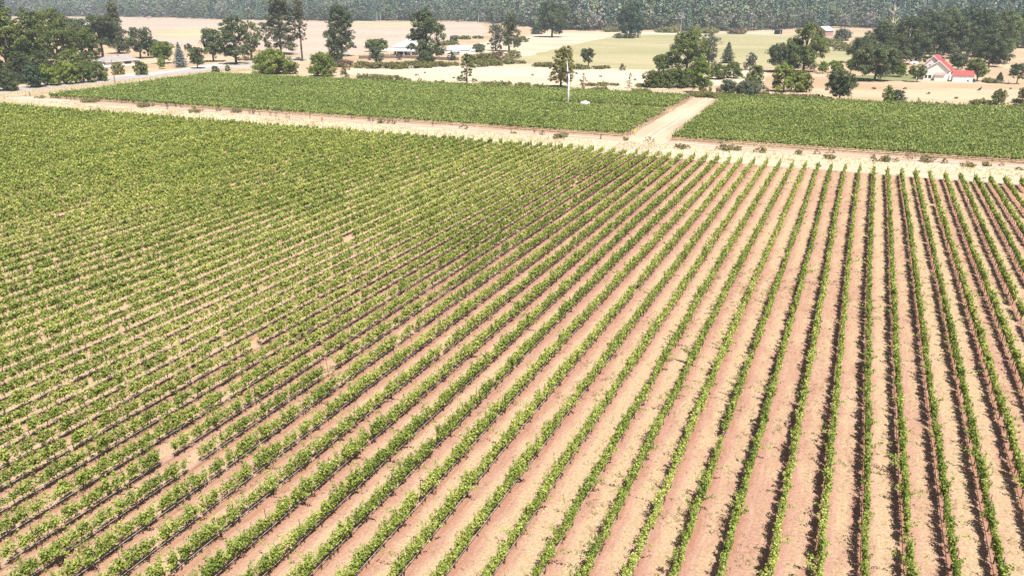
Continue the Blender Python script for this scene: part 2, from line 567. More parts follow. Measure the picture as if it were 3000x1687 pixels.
sheet('crop_field', pxs([(190, 47), (420, 53), (700, 61), (1000, 64), (1410, 68), (1430, 92), (1400, 112), (1300, 124), (1160, 146), (960, 161), (840, 158), (720, 142), (480, 128), (330, 112), (210, 78)]), 0.03, M['crop'], wob=1.0, step=20)
sheet('greening_crop', pxs([(430, 94), (560, 84), (670, 80), (700, 96), (620, 112), (500, 114)]), 0.06, M['cropgreen'], wob=3, step=14)
sheet('greening_crop', pxs([(1030, 66), (1210, 66), (1210, 80), (1080, 82), (1030, 78)]), 0.06, M['cropgreen'], wob=3, step=14)
sheet('mown_field', pxs([(1000, 214), (1040, 198), (1300, 191), (1500, 183), (1620, 196), (2010, 205), (2250, 206), (2240, 240), (1960, 262), (1800, 268), (1640, 252), (1420, 245), (1180, 240)]), 0.03, M['mown'], wob=0.8, step=10)
sheet('mown_field', pxs([(1440, 118), (1520, 108), (1600, 96), (1760, 95), (2000, 93), (2290, 90), (2290, 106), (1900, 104), (1780, 112), (1665, 136), (1560, 164), (1500, 178), (1420, 160), (1400, 130)]), 0.03, M['mown'], wob=1.5, step=18)
sheet('meadow', pxs([(1488, 178), (1560, 164), (1665, 135), (1780, 111), (1900, 103), (2150, 100), (2300, 105), (2440, 114), (2500, 140), (2525, 168), (2440, 188), (2240, 200), (2000, 203), (1840, 203), (1640, 190), (1540, 186)]), 0.06, M['meadow'], wob=1.5, step=14)
sheet('lawn', pxs([(2500, 222), (2700, 216), (2690, 236), (2560, 240), (2500, 236)]), 0.05, M['lawn'], wob=0.6, step=6)
for yy in (203.2, 206.2):
    mb = MB()
    for x0, x1 in ((-268, -57.5), (-45.5, 105)):
        n = int((x1 - x0) / 4)
        for i in range(n):
            a, b = x0 + (x1 - x0) * i / n, x0 + (x1 - x0) * (i + 1) / n
            mb.poly([(a, yy - 0.35, 0.012), (b, yy - 0.35, 0.012), (b, yy, 0.16), (a, yy, 0.16)])
            mb.poly([(a, yy, 0.16), (b, yy, 0.16), (b, yy + 0.35, 0.012), (a, yy + 0.35, 0.012)])
    mb.build('furrow', M['furrow'], kind='structure')

# ------------------------------------------------------------------ near vineyard: every row a thing of its own
VS = 1.83      # vine spacing


def left_limit(x):
    """Where a row enters the picture (a few metres of margin)."""
    if x < -46.9:
        pts = [(-300, 203), (-272, 182), (-141.2, 90.5), (-82.6, 49.6), (-46.9, 24.6)]
    else:
        pts = [(-46.9, 24.6), (-16.5, 37.9), (13.9, 51.1), (19.9, 94.3), (31.5, 182), (60, 400)]
    return float(np.interp(x, [p[0] for p in pts], [p[1] for p in pts])) - 7.0


def vnoise(x, y, s, seed):
    g = np.random.default_rng(seed).random((64, 64))
    u, v = (x / s) % 64, (y / s) % 64
    i, j = np.floor(u).astype(int), np.floor(v).astype(int)
    fu, fv = u - i, v - j
    fu, fv = fu * fu * (3 - 2 * fu), fv * fv * (3 - 2 * fv)
    i, j, i2, j2 = i % 64, j % 64, (i + 1) % 64, (j + 1) % 64
    return (g[i, j] * (1 - fu) + g[i2, j] * fu) * (1 - fv) + (g[i, j2] * (1 - fu) + g[i2, j2] * fu) * fv


def vigor(x, y):
    """0.4 for weak vines with gaps between them, 1.3 for lush ones."""
    low = np.clip((-x - 22) / 26, 0, 1) * np.clip((118 + 0.0 * x - y) / 50, 0, 1)
    dense = np.clip((-x - 60) / 60, 0, 1) * np.clip((y - 95) / 40, 0, 1)
    v = 1.0 - 0.20 * low + 0.12 * dense
    v += (vnoise(x + 500, y, 9.0, 3) - 0.5) * 0.44 + (vnoise(x + 500, y, 30.0, 4) - 0.5) * 0.16
    return v


def canopy(xs, ys, vig, rng, along=1, dens=1.0, smin=0.135, width=1.0):
    """Leaf quads for the vines standing at (xs, ys); rows run along axis `along`."""
    nv = len(xs)
    d = np.sqrt(xs ** 2 + ys ** 2 + CAMH ** 2)
    s = np.clip(0.00125 * d + 0.075, smin, 0.46)
    area = 8.2 * np.clip(vig, 0.25, 1.5) * dens
    cnt = np.maximum(6, (area / (s * s * 0.40))).astype(int)
    NS = 16
    so = rng.uniform(-1, 1, (nv, NS)) * (0.66 + 0.40 * np.clip(vig, 0.3, 1.0))[:, None] * VS * 0.5
    sx = rng.normal(0, 0.06, (nv, NS))
    lx = rng.normal(0, 0.17, (nv, NS)) * width
    ly = rng.normal(0, 0.22, (nv, NS))
    L = (0.42 + 0.42 * vig[:, None] + rng.exponential(0.12, (nv, NS))) * rng.uniform(0.65, 1.1, (nv, NS))
    flop = rng.random((nv, NS)) < 0.11
    lx = np.where(flop, lx * 3.6, lx)
    L = np.where(flop, L * rng.uniform(1.0, 1.8, (nv, NS)), L)
    up = rng.random((nv, NS)) < 0.12
    L = np.where(up, L * rng.uniform(1.2, 1.75, (nv, NS)), L)
    idx = np.repeat(np.arange(nv), cnt)
    n = len(idx)
    k = rng.integers(0, NS, n)
    t = rng.beta(1.1, 1.15, n)
    ll = L[idx, k] * t
    r = rng.normal(0, 1, (n, 3)) * np.array([0.105 * width, 0.10, 0.075])
    off = so[idx, k] + ly[idx, k] * ll + r[:, 1]
    crs = sx[idx, k] + lx[idx, k] * ll * (0.6 + 0.6 * t) + r[:, 0]
    z = 0.84 + ll * np.where(flop[idx, k], 0.82 - 0.30 * t, 1.0) + r[:, 2]
    z = np.maximum(z, 0.25)
    C = np.empty((n, 3))
    C[:, along] = (ys if along == 1 else xs)[idx] + off
    C[:, 1 - along] = (xs if along == 1 else ys)[idx] + crs
    C[:, 2] = z
    Nn = rng.normal(0, 0.62, (n, 3))
    Nn[:, 2] += 0.62
    Nn[:, 1 - along] += np.sign(crs) * 0.40
    Nn = norm(Nn)
    sz = s[idx] * rng.uniform(0.65, 1.25, n)
    V, F = leaf_quads(C, Nn, sz, rng)
    vt = rng.normal(0, 0.10, nv)
    tint = np.clip(0.44 + 0.18 * t + vt[idx] + rng.normal(0, 0.17, n) + (vnoise(xs + 400, ys, 22, 9) - 0.5)[idx] * 0.25, 0, 1)
    return V, F, tint


# a vine trunk with its two cordon arms, three variants; a metal line post; an end post
trunk_mesh = []
for q in range(3):
    mb = MB()
    b = [rnd.uniform(-0.07, 0.07) for _ in range(4)]
    mb.tube([(0, 0, -0.02), (b[0], b[1], 0.3), (b[2] * 0.6, b[3], 0.6), (0, 0, 0.86)], [0.052, 0.045, 0.040, 0.042], 6)
    for sgn in (-1, 1):
        mb.tube([(0, 0, 0.84), (rnd.uniform(-.03, .03), sgn * 0.30, 0.90), (rnd.uniform(-.03, .03), sgn * 0.82, 0.89)], [0.036, 0.028, 0.017], 5)
    trunk_mesh.append(mb.me('vine_trunk', M['vinewood']))
mb = MB()
mb.box(-0.014, 0.014, -0.014, 0.014, -0.02, 2.15)
mb.box(-0.024, 0.024, 0.015, 0.021, 0.0, 2.13)
post_mesh = mb.me('line_post', M['post'])
mb = MB()
mb.tube([(0, 0, -0.02), (0.0, 0.30, 2.05)], [0.07, 0.06], 7)
endpost_mesh = mb.me('end_post', M['wood'])

ORD = ['', 'first', 'second', 'third', 'fourth', 'fifth', 'sixth', 'seventh', 'eighth', 'ninth', 'tenth', 'eleventh', 'twelfth', 'thirteenth', 'fourteenth',
       'fifteenth', 'sixteenth', 'seventeenth', 'eighteenth', 'nineteenth', 'twentieth', 'twenty-first', 'twenty-second', 'twenty-third', 'twenty-fourth',
       'twenty-fifth', 'twenty-sixth', 'twenty-seventh', 'twenty-eighth', 'twenty-ninth', 'thirtieth']
NEARG = 'trellised vine rows of the near vineyard'


def row_label(k):
    i = 11 - k
    if k > 10:
        return 'vine row at the extreme right end of the near vineyard, hardly in the picture'
    if i == 1:
        return 'trellised vine row at the right edge, first along the dirt track'
    if i <= 30:
        return 'trellised vine row, %s from the right along the dirt track' % ORD[i]
    if k > -60:
        return 'vine row in the middle left of the near vineyard, close to its neighbours'
    return 'vine row in the leafy far left of the near vineyard, merging with its neighbours'


def build_row(k):
    x0 = ROW_X0 + ROW_S * k
    ya, yb = left_limit(x0), YE
    rng = np.random.default_rng(1000 + k)
    n = max(3, int((yb - ya) / VS))
    ys = yb - 0.9 - np.arange(n) * VS
    ys = ys + rng.normal(0, 0.06, n)
    xs = x0 + rng.normal(0, 0.03, n) + 0.10 * np.sin(ys / 23.0 + k)
    vig = vigor(xs, ys) + rng.normal(0, 0.19, n)
    gone = (rng.random(n) < 0.006) & (ys < yb - 6)
    vig = np.where(gone, 0.0, vig)
    # young replants hang back
    vig = np.where((rng.random(n) < 0.02), vig * 0.5, vig)
    root = thing('vine_row', row_label(k), 'vine row', (x0, yb, 0), 0, NEARG)
    keep = vig > 0.12
    wd = float(np.clip(0.60 + (-x0 - 5) / 75.0 * 0.40, 0.60, 1.0))
    V, F, tint = canopy(xs[keep], ys[keep], vig[keep], rng, width=wd)
    V = V - np.array([x0, yb, 0])
    link('canopy', mesh_from('canopy', V, F, [M['vine']], tint), root)
    dist = np.hypot(xs, ys)
    far = MB()
    nt = 0
    for i in range(n):
        if not keep[i]:
            continue
        if dist[i] < 78 and nt < 100:
            o = link('trunk', trunk_mesh[int(rng.integers(3))], root, (xs[i] - x0, ys[i] - yb, 0))
            o.rotation_euler = (0, 0, rng.choice([0, math.pi]) + rng.normal(0, 0.1))
            nt += 1
        elif dist[i] < 165:
            X, Y = xs[i] - x0, ys[i] - yb
            far.tube([(X, Y, -0.02), (X + rng.normal(0, .05), Y, 0.45), (X, Y, 0.88)], [0.05, 0.045, 0.04], 4, cap=False)
    if far.v:
        far.build('trunk', M['vinewood'], root, kind='stuff')
    hp = []
    j = 0
    for i in range(0, n, 4):
        if dist[i] < 118:
            o = link('line_post', post_mesh, root, (x0 + 0.10 * math.sin(ys[i] / 23.0 + k) - x0 + 0.05, ys[i] - 0.45 - yb, 0))
            o.rotation_euler = (rng.normal(0, 0.03), rng.normal(0, 0.03), rng.normal(0, 0.3))
            o.scale = (1, 1, rng.uniform(0.92, 1.1))
    link('end_post', endpost_mesh, root, (0, 0.1, 0))
    m = dist < 150
    if m.sum() > 3:
        yy = ys[m]
        pts = [(0.04 + 0.10 * math.sin(y / 23.0 + k), y - yb, 0.47 + 0.03 * math.sin(y * 1.7)) for y in yy]
        h = MB()
        h.tube(pts, 0.022, 4, cap=False)
        h.build('drip_hose', M['hose'], root)


for k in range(-103, 13):
    build_row(k)

# ------------------------------------------------------------------ the two far blocks: rows run along X
BS = 2.6
LEFTG, RIGHTG = 'vine rows of the far left block', 'vine rows of the far right block'


def far_row(y0, x0, x1, label, group, rng, ends=()):
    n = int((x1 - x0) / VS)
    xs = x0 + 0.9 + np.arange(n) * VS
    ys = y0 + rng.normal(0, 0.05, n)
    vig = 1.12 + (vnoise(xs + 700, ys, 12, 5) - 0.5) * 0.5 + rng.normal(0, 0.13, n)
    root = thing('vine_row', label, 'vine row', (x0, y0, 0), 0, group)
    V, F, tint = canopy(xs, ys, vig, rng, along=0, dens=0.92, width=1.25)
    link('canopy', mesh_from('canopy', V - np.array([x0, y0, 0]), F, [M['vine_far']], tint), root)
    for e in ends:
        o = link('end_post', endpost_mesh, root, (e - x0, 0, 0))
        o.rotation_euler = (0, 0, -math.pi / 2 if e > x0 + 5 else math.pi / 2)
        o.scale = (1, 1, 1.1)
    return root, xs


rngf = np.random.default_rng(77)
nL = 38
for i in range(nL):
    y = 209.4 + i * BS
    xl = -283 - 0.14 * (y - 209) + 1.0 * math.sin(i * 2.1)
    xr = -57.0 - 0.02 * (y - 209)
    if y > 297:
        xr0 = xr
    lab = 'edge-on vine row merging with its neighbours inside the far left block'
    if i == 0:
        lab = 'nearest vine row of the far left block, along the two brown furrows'
    if i == nL - 1:
        lab = 'last vine row of the far left block, bordering the dry mown field'
    if abs(y - 266.6) < BS * 0.5:
        # the row of the wind machine is broken by a bare gap round its foot
        far_row(y, xl, -100.0, 'vine row of the far left block leading up to the white wind machine', LEFTG, rngf)
        continue
    if abs(y - 264.0) < BS * 0.5:
        far_row(y, xl, -97.0, 'vine row of the far left block stopping just before the wind machine tower', LEFTG, rngf)
        continue
    far_row(y, xl, xr, lab, LEFTG, rngf, (xr,))
nR = 40
for i in range(nR):
    y = 209.4 + i * BS
    lab = 'edge-on vine row merging with its neighbours inside the far right block'
    if i == 0:
        lab = 'nearest vine row of the far right block, along the two brown furrows'
    if i == nR - 1:
        lab = 'last vine row of the far right block, bordering the dry field below the farmhouse'
    xl = -44.8 - 0.03 * (y - 209)
    far_row(y, xl, 62 + 0.10 * (y - 209), lab, RIGHTG, rngf, (xl,))


# ------------------------------------------------------------------ trees and shrubs
def blob_leaves(blobs, leaf, rng, cover=1.0, upb=0.35, cap=20000, rag=0.27):
    Cs, Ns, Ts = [], [], []
    area = sum(4 * math.pi * ((r[0] + r[1] + r[2]) / 3) ** 2 for _, r in blobs)
    need = cover * 0.85 * area / 0.40
    if need / (leaf * leaf) > cap:
        leaf = math.sqrt(need / cap)
    tot = max(40, need / (leaf * leaf))
    for c, r in blobs:
        rm = (r[0] + r[1] + r[2]) / 3
        n = max(8, int(tot * 4 * math.pi * rm * rm / area))
        ks = int(np.clip(n / 16, 4, 11))
        sub = norm(rng.normal(size=(ks, 3)) + np.array([0, 0, 0.30])) * rng.uniform(0.55, 1.08, (ks, 1))
        w = rng.integers(0, ks, n)
        loc = rng.normal(0, 1, (n, 3))
        loc = loc / np.maximum(1.0, np.linalg.norm(loc, axis=1, keepdims=True) / 1.5)
        d = sub[w] + loc * rag * rng.uniform(0.6, 1.15, ks)[w][:, None]
        C = np.array(c) + d * np.array(r)
        N = norm(norm(loc) * 0.75 + norm(sub)[w] * 0.45 + rng.normal(0, 0.38, (n, 3)) + np.array([0, 0, upb]))
        Cs.append(C)
        Ns.append(N)
        Ts.append(np.clip(0.42 + rng.normal(0, 0.09) + rng.normal(0, 0.16, n) + 0.08 * rng.normal(size=ks)[w], 0, 1))
    C, N, T = np.concatenate(Cs), np.concatenate(Ns), np.concatenate(Ts)
    sz = leaf * rng.uniform(0.6, 1.3, len(C))
    V, F = leaf_quads(C, N, sz, rng, 0.75, 0.2)
    return V, F, T


PROF = {
    'oak': (0.20, lambda z: math.sqrt(max(0.02, 1 - ((z - 0.55) / 0.50) ** 2))),
    'tall': (0.10, lambda z: 0.62 + 0.38 * math.sin(math.pi * min(1, z * 1.15)) - 0.45 * max(0, z - 0.6)),
    'column': (0.06, lambda z: math.sqrt(max(0.03, 1 - ((z - 0.45) / 0.58) ** 2))),
    'shrub': (0.02, lambda z: math.sqrt(max(0.05, 1 - (max(0, z - 0.15) / 0.9) ** 2))),
    'low': (0.02, lambda z: math.sqrt(max(0.05, 1 - z * z * 0.95))),
    'sapling': (0.05, lambda z: 0.9 - 0.75 * max(0, z - 0.35)),
    'spire': (0.03, lambda z: max(0.07, (1 - z) ** 0.72)),
    'umbrella': (0.32, lambda z: math.sqrt(max(0.02, 1 - ((z - 0.66) / 0.42) ** 2))),
}


def crown_parts(kind, w, h, leaf, rng, nb=None, cover=1.0):
    """Blobs of foliage in an uneven envelope and the limbs that reach them."""
    zlo, prof = PROF[kind]
    nb = nb or {'oak': 26, 'tall': 30, 'column': 20, 'shrub': 24, 'low': 26, 'sapling': 16, 'umbrella': 22, 'spire': 34}[kind]
    blobs = []
    br = {'oak': 0.155, 'tall': 0.15, 'column': 0.19, 'shrub': 0.15, 'low': 0.11, 'sapling': 0.13, 'umbrella': 0.15, 'spire': 0.22}[kind]
    lop = rng.normal(0, 0.05, 2)
    for i in range(nb):
        z = zlo + (1 - zlo) * (0.06 + 0.86 * ((i + rng.random()) / nb))
        a = i * 2.399 + rng.normal(0, 0.5)
        pw = prof(z) * 0.5 * w
        rr = 1.22 * br * w * rng.uniform(0.65, 1.25) * (0.55 + 0.45 * prof(z))
        rad = max(0.0, pw - rr * 0.55) * math.sqrt(rng.uniform(0.22, 1.0)) * rng.uniform(0.9, 1.1)
        hz = rr * rng.uniform(0.65, 0.95)
        zz = min(z * h, h - hz)
        zz = max(zz, hz * 0.7)
        blobs.append(((rad * math.cos(a) + lop[0] * w * z, rad * math.sin(a) + lop[1] * w * z, zz), (rr, rr, hz)))
    blobs.append(((lop[0] * w * 0.5, lop[1] * w * 0.5, h - 0.09 * h), (w * 0.10, w * 0.10, 0.09 * h)))
    V, F, T = blob_leaves(blobs, leaf, rng, cover)
    tb = MB()
    r0 = 0.020 * h + 0.006 * w
    top = (lop[0] * w * 0.5, lop[1] * w * 0.5, h * 0.72)
    tb.tube([(0, 0, -0.1), (rng.normal(0, .01) * h, rng.normal(0, .01) * h, h * 0.2), (top[0] * 0.6, top[1] * 0.6, h * 0.45), top], [r0 * 1.25, r0, r0 * 0.65, r0 * 0.25], 7)
    for j in range(0, len(blobs), 2):
        c = blobs[j][0]
        zb = max(h * 0.10, min(c[2] * 0.62, h * 0.5))
        f = zb / (h * 0.72)
        b0 = (top[0] * f, top[1] * f, zb)
        mid = ((b0[0] + c[0]) / 2 + rng.normal(0, .02) * w, (b0[1] + c[1]) / 2 + rng.normal(0, .02) * w, b0[2] + (c[2] - b0[2]) * 0.62)
        tb.tube([b0, mid, c], [r0 * 0.42, r0 * 0.28, r0 * 0.10], 5, cap=False)
    return V, F, T, tb


def conifer_parts(w, h, leaf, rng, zlo=0.06, droop=0.25, sparse=1.0, ragged=0.25, cone=1.0):
    C, N, T = [], [], []
    tb = MB()
    tb.tube([(0, 0, -0.1), (0, 0, h * 0.5), (0, 0, h * 0.98)], [0.016 * h, 0.010 * h, 0.003 * h], 7)
    nl = max(12, int((1 - zlo) / 0.036))
    for i in range(nl):
        t = (i + rng.uniform(0, 0.7)) / nl
        z = h * (zlo + (0.97 - zlo) * t)
        reach = 0.62 * w * (max(0.04, (1 - t)) ** (0.75 * cone)) * (1 - 0.35 * max(0, 0.12 - t) / 0.12)
        nbr = max(4, int(9 * sparse))
        for b in range(nbr):
            if rng.random() > 0.93 * sparse + 0.1:
                continue
            a = 2 * math.pi * (b + rng.uniform(-.35, .35)) / nbr + i * 0.7
            L = reach * rng.uniform(1 - ragged * 1.6, 1 + ragged * 0.5)
            m = max(4, int(6.5 * L / leaf))
            q = rng.uniform(0.12, 1, m)
            sag = -droop * L * q + 0.10 * L * q * q
            side = rng.normal(0, 0.16 * L + 0.1 * leaf, m) * (1.1 - 0.6 * q)
            C.append(np.stack([math.cos(a) * L * q - math.sin(a) * side, math.sin(a) * L * q + math.cos(a) * side, z + sag + rng.normal(0, leaf * 0.25, m)], 1))
            N.append(norm(np.stack([np.full(m, math.cos(a) * 0.55), np.full(m, math.sin(a) * 0.55), np.full(m, 0.8)], 1) + rng.normal(0, 0.42, (m, 3))))
            T.append(np.clip(0.34 + 0.22 * q + rng.normal(0, 0.14, m), 0, 1))
            if b % 3 == 0:
                tb.tube([(0, 0, z), (math.cos(a) * L * 0.8, math.sin(a) * L * 0.8, z - droop * L * 0.75)], [0.004 * h, 0.0012 * h], 4, cap=False)
    C, N, T = np.concatenate(C), np.concatenate(N), np.concatenate(T)
    V, F = leaf_quads(C, N, leaf * rng.uniform(0.65, 1.25, len(C)), rng, 0.6, 0.15)
    return V, F, T, tb


def pine_parts(w, h, leaf, rng, zlo=0.2, nb=34, cover=0.9, narrow_low=False):
    blobs = []
    tb = MB()
    lean = rng.normal(0, 0.012, 2) * h
    tb.tube([(0, 0, -0.1), (lean[0] * .5, lean[1] * .5, h * 0.5), (lean[0], lean[1], h * 0.97)], [0.018 * h, 0.012 * h, 0.004 * h], 7)
    for i in range(nb):
        t = (i + rng.random()) / nb
        z = h * (zlo + (0.96 - zlo) * t)
        a = i * 2.399 + rng.normal(0, 0.4)
        rch = 0.5 * w * min(1.0, 1.25 * (1 - t) + 0.18) * rng.uniform(0.45, 1.0)
        if narrow_low and t < 0.35:
            rch *= 0.8
        r = 0.15 * w * rng.uniform(0.75, 1.4)
        c = (rch * math.cos(a) + lean[0] * t, rch * math.sin(a) + lean[1] * t, z)
        blobs.append((c, (r * 1.1, r * 1.1, r * 0.62)))
        tb.tube([(lean[0] * t, lean[1] * t, z - 0.05 * h * (1 - t)), (c[0] * 0.6, c[1] * 0.6, z - 0.01 * h), c], [0.0055 * h, 0.004 * h, 0.0015 * h], 4, cap=False)
    V, F, T = blob_leaves(blobs, leaf, rng, cover, 0.45, 19000, 0.27)
    return V, F, T, tb


_seed = [500]


def plant(name, kind, u, v, wpx, vtop, mat, label, cat, group=None, cover=1.0, z=0.0, sc=1.0, nb=None, **kw):
    """One tree or shrub standing where photo pixel (u, v) meets the ground; width in photo pixels, top at photo row vtop."""
    _seed[0] += 1
    rng = np.random.default_rng(_seed[0])
    x, y = at(u, v)
    d = depth(x, y)
    w = wpx * d / FPX
    h = height_to(x, y, vtop)
    leaf = float(np.clip(d * 0.00118, 0.26, 2.0)) * sc
    if kind == 'conifer':
        V, F, T, tb = conifer_parts(w, h, leaf, rng, **kw)
    elif kind == 'pine':
        V, F, T, tb = pine_parts(w, h, leaf, rng, cover=cover, **kw)
    else:
        V, F, T, tb = crown_parts(kind, w, h, leaf, rng, nb, cover)
    o = thing(name, label, cat, (x, y, z), 0, group)
    link('foliage' if cat in ('shrub', 'bush', 'weed') else 'crown', mesh_from('crown', V, F, [M[mat]], T), o)
    tb.build('stem' if cat in ('shrub', 'bush', 'weed') else 'trunk', M['bark'], o)
    return o


TREES = [
    # left-hand wood and the garden of the grey-roofed house
    ('broadleaf_tree', 'tall', 32, 238, 150, 18, 'green', 'tall dense tree at the left edge of the picture by the road', 'tree'),
    ('broadleaf_tree', 'tall', 112, 232, 128, 24, 'green', 'tall dense green tree second from the left edge, behind the roadside shrubs', 'tree'),
    ('broadleaf_tree', 'oak', 182, 214, 112, 26, 'green', 'tall rounded tree right of the leftmost pair, its dark trunk showing', 'tree'),
    ('broadleaf_tree', 'oak', 248, 204, 98, 84, 'green', 'spreading mid-green tree just left of the grey-roofed house', 'tree'),
    ('dark_tree', 'oak', 12, 150, 80, -12, 'oak', 'dark treetop rising behind the wood at the top left corner', 'tree'),
    ('umbrella_tree', 'umbrella', 301, 172, 118, 44, 'oak', 'dark flat-topped tree with bare forked trunks behind the grey-roofed house', 'tree'),
    ('round_tree', 'oak', 205, 130, 66, 52, 'oak', 'hazy round tree peeping over the left wood beside the pale field', 'tree'),
    ('cypress_tree', 'spire', 349, 158, 66, -2, 'pine', 'tall pointed conifer rising behind the grey-roofed house', 'conifer'),
    ('dark_tree', 'oak', 412, 172, 80, 80, 'oak', 'dark leafy tree right behind the grey roof ridge', 'tree'),
    ('dark_tree', 'shrub', 456, 168, 48, 116, 'oak', 'small dark tree between the grey-roofed house and the bright maple', 'tree'),
    ('maple_tree', 'oak', 482, 187, 62, 122, 'bright', 'bright green maple left of the blue spruce', 'tree'),
    ('young_tree', 'oak', 475, 203, 24, 172, 'bright', 'small bright young tree on the lawn before the maple', 'tree'),
    ('blue_spruce', 'conifer', 530, 198, 40, 121, 'blue', 'blue-grey spruce between the maple and a dark round tree', 'spruce'),
    ('round_tree', 'oak', 580, 201, 54, 138, 'oak', 'small dark round tree right of the blue spruce, by the road', 'tree'),
    ('small_tree', 'shrub', 553, 148, 26, 128, 'oak', 'small round bush-like tree behind the blue spruce, near the pale field', 'tree'),
    ('oak_tree', 'oak', 626, 182, 76, 84, 'oak', 'left tree of the dark pair standing by the road bend', 'tree'),
    ('oak_tree', 'tall', 692, 189, 96, 46, 'oak', 'tall dark oak of the pair by the road bend, two trunks showing', 'tree'),
    ('oak_tree', 'oak', 738, 178, 58, 62, 'green', 'lighter green tree right of the dark oak pair, behind the big willow bush', 'tree'),
    # tall pines and oaks along the pale field
    ('pine_tree', 'pine', 824, 160, 104, -14, 'pine', 'tall broad pine beyond the willow bush, reaching the top of the picture', 'pine'),
    ('slim_pine', 'pine', 886, 180, 52, -6, 'pine', 'slim tall pine with a bare lower trunk beside the white road', 'pine'),
    ('oak_tree', 'tall', 1001, 166, 100, 13, 'oak', 'tall dark oak standing alone between the slim pine and the white barns', 'tree'),
    ('dark_shrub', 'column', 984, 190, 44, 132, 'oak', 'dark pointed shrub at the foot of the lone tall oak', 'shrub'),
    ('oak_tree', 'tall', 1252, 186, 122, 24, 'oak', 'tall dark oak standing right before the white barns', 'tree'),
    ('ivy_shrub', 'shrub', 1248, 192, 62, 150, 'oak', 'dark shrub round the trunk of the oak before the barns', 'shrub'),
    ('round_tree', 'shrub', 1106, 152, 72, 115, 'green', 'rounded green tree behind the dark board fence, left of the barns', 'tree'),
    ('sage_tree', 'column', 1104, 186, 42, 136, 'sage', 'grey-green tree before the dark board fence', 'tree'),
    ('sapling', 'sapling', 1170, 176, 26, 156, 'sage', 'thin grey-green sapling before the left end of the barns', 'sapling'),
    ('sapling', 'sapling', 1322, 178, 34, 152, 'sage', 'thin sapling before the white sheds, right of the barn oak', 'sapling'),
    ('small_tree', 'oak', 1329, 127, 26, 104, 'oak', 'small round dark tree alone on the pale ground above the white sheds', 'tree'),
    ('oak_tree', 'tall', 1492, 152, 66, 43, 'oak', 'dark tree beside the bramble bank, right of the greenhouse hoops', 'tree'),
    ('oak_tree', 'column', 1452, 150, 50, 70, 'grey', 'thin greyish tree leaning against the dark tree by the greenhouse hoops', 'tree'),
    ('grey_tree', 'oak', 1617, 110, 96, 6, 'oak', 'tall grey-green tree at the corner of the mown field, near the hill forest', 'tree'),
    ('dark_tree', 'tall', 1848, 111, 92, 5, 'fir', 'big dark green tree alone at the top of the meadow, brush heap below', 'tree'),
    ('yellow_tree', 'tall', 1643, 257, 84, 134, 'yellow', 'yellowing tree directly behind the wind machine', 'tree'),
    ('round_tree', 'umbrella', 1723, 202, 50, 141, 'oak', 'small round tree on a bare trunk, right of the yellowing tree', 'tree'),
    ('sapling', 'sapling', 1708, 264, 30, 213, 'olive', 'small pointed sapling right of the wind machine', 'sapling'),
    ('sapling', 'sapling', 1843, 259, 20, 214, 'olive', 'tiny lone sapling in the dry field left of the shrub mass', 'sapling'),
    ('sapling', 'sapling', 1369, 249, 60, 155, 'green', 'upright leafy sapling at the back edge of the far left vine block', 'sapling'),
    ('green_tree', 'tall', 2012, 214, 124, 86, 'green', 'big bright-green tree rising from the shrub mass by the meadow', 'tree'),
    ('grey_tree', 'column', 2076, 188, 60, 96, 'grey', 'sparse grey tree behind the big green tree of the shrub mass', 'tree'),
    ('green_tree', 'oak', 1944, 214, 58, 160, 'green', 'lower green tree on the left flank of the big green tree', 'tree'),
    ('yellow_tree', 'column', 2056, 274, 64, 174, 'bright', 'yellow-green narrow tree in front of the shrub mass, near the lane', 'tree'),
    ('small_spruce', 'conifer', 2131, 186, 42, 121, 'sage', 'small pale conifer alone before the meadow', 'conifer'),
    ('grey_tree', 'column', 2196, 206, 38, 154, 'grey', 'leafless-looking grey bush tree left of the big lopsided oak', 'tree'),
    ('oak_tree', 'tall', 2352, 212, 112, 66, 'green', 'big lopsided oak on the right side of the meadow', 'tree'),
    ('oak_tree', 'oak', 2290, 212, 100, 128, 'oak', 'dark lower oak at the left foot of the lopsided oak', 'tree'),
    ('green_tree', 'column', 2210, 256, 50, 192, 'green', 'upright green tree left of the bright bush pair', 'tree'),
    ('small_oak', 'oak', 2457, 299, 96, 207, 'oak', 'small oak on a clear trunk at the back edge of the far right vine block', 'tree'),
    ('dark_tree', 'oak', 2560, 238, 124, 132, 'oak', 'broad dark tree on the lawn left of the red-roofed farmhouse', 'tree'),
    ('green_tree', 'oak', 2630, 226, 52, 186, 'bright', 'bright low tree on the lawn between the dark tree and the farmhouse', 'tree'),
    ('young_tree', 'umbrella', 2686, 241, 48, 192, 'green', 'slender-trunked young tree before the left corner of the farmhouse', 'tree'),
    ('dark_tree', 'oak', 2748, 230, 44, 177, 'oak', 'dark tree covering the front of the red-roofed farmhouse', 'tree'),
    ('green_tree', 'oak', 2862, 238, 58, 172, 'green', 'green tree at the right end of the red-roofed garage, over a parked car', 'tree'),
    ('green_tree', 'oak', 2806, 204, 52, 158, 'oak', 'dark tree close behind the farmhouse roof', 'tree'),
    ('small_conifer', 'conifer', 2928, 236, 20, 211, 'pine', 'tiny dark conifer in the dry yard right of the garage', 'conifer'),
    ('small_tree', 'umbrella', 2978, 247, 52, 188, 'oak', 'small dark tree at the right edge beyond the wire fence', 'tree'),
    ('small_tree', 'umbrella', 2994, 304, 42, 254, 'olive', 'little tree cut by the right edge, at the corner of the far right block', 'tree'),
    ('sapling', 'oak', 2410, 216, 34, 180, 'bright', 'light green sapling right of the lopsided oak', 'sapling'),
    ('sapling', 'oak', 2450, 214, 42, 178, 'bright', 'light green sapling in the middle of the row before the meadow corner', 'sapling'),
    ('sapling', 'oak', 2492, 216, 36, 174, 'green', 'light green sapling beside the broad dark lawn tree', 'sapling'),
]
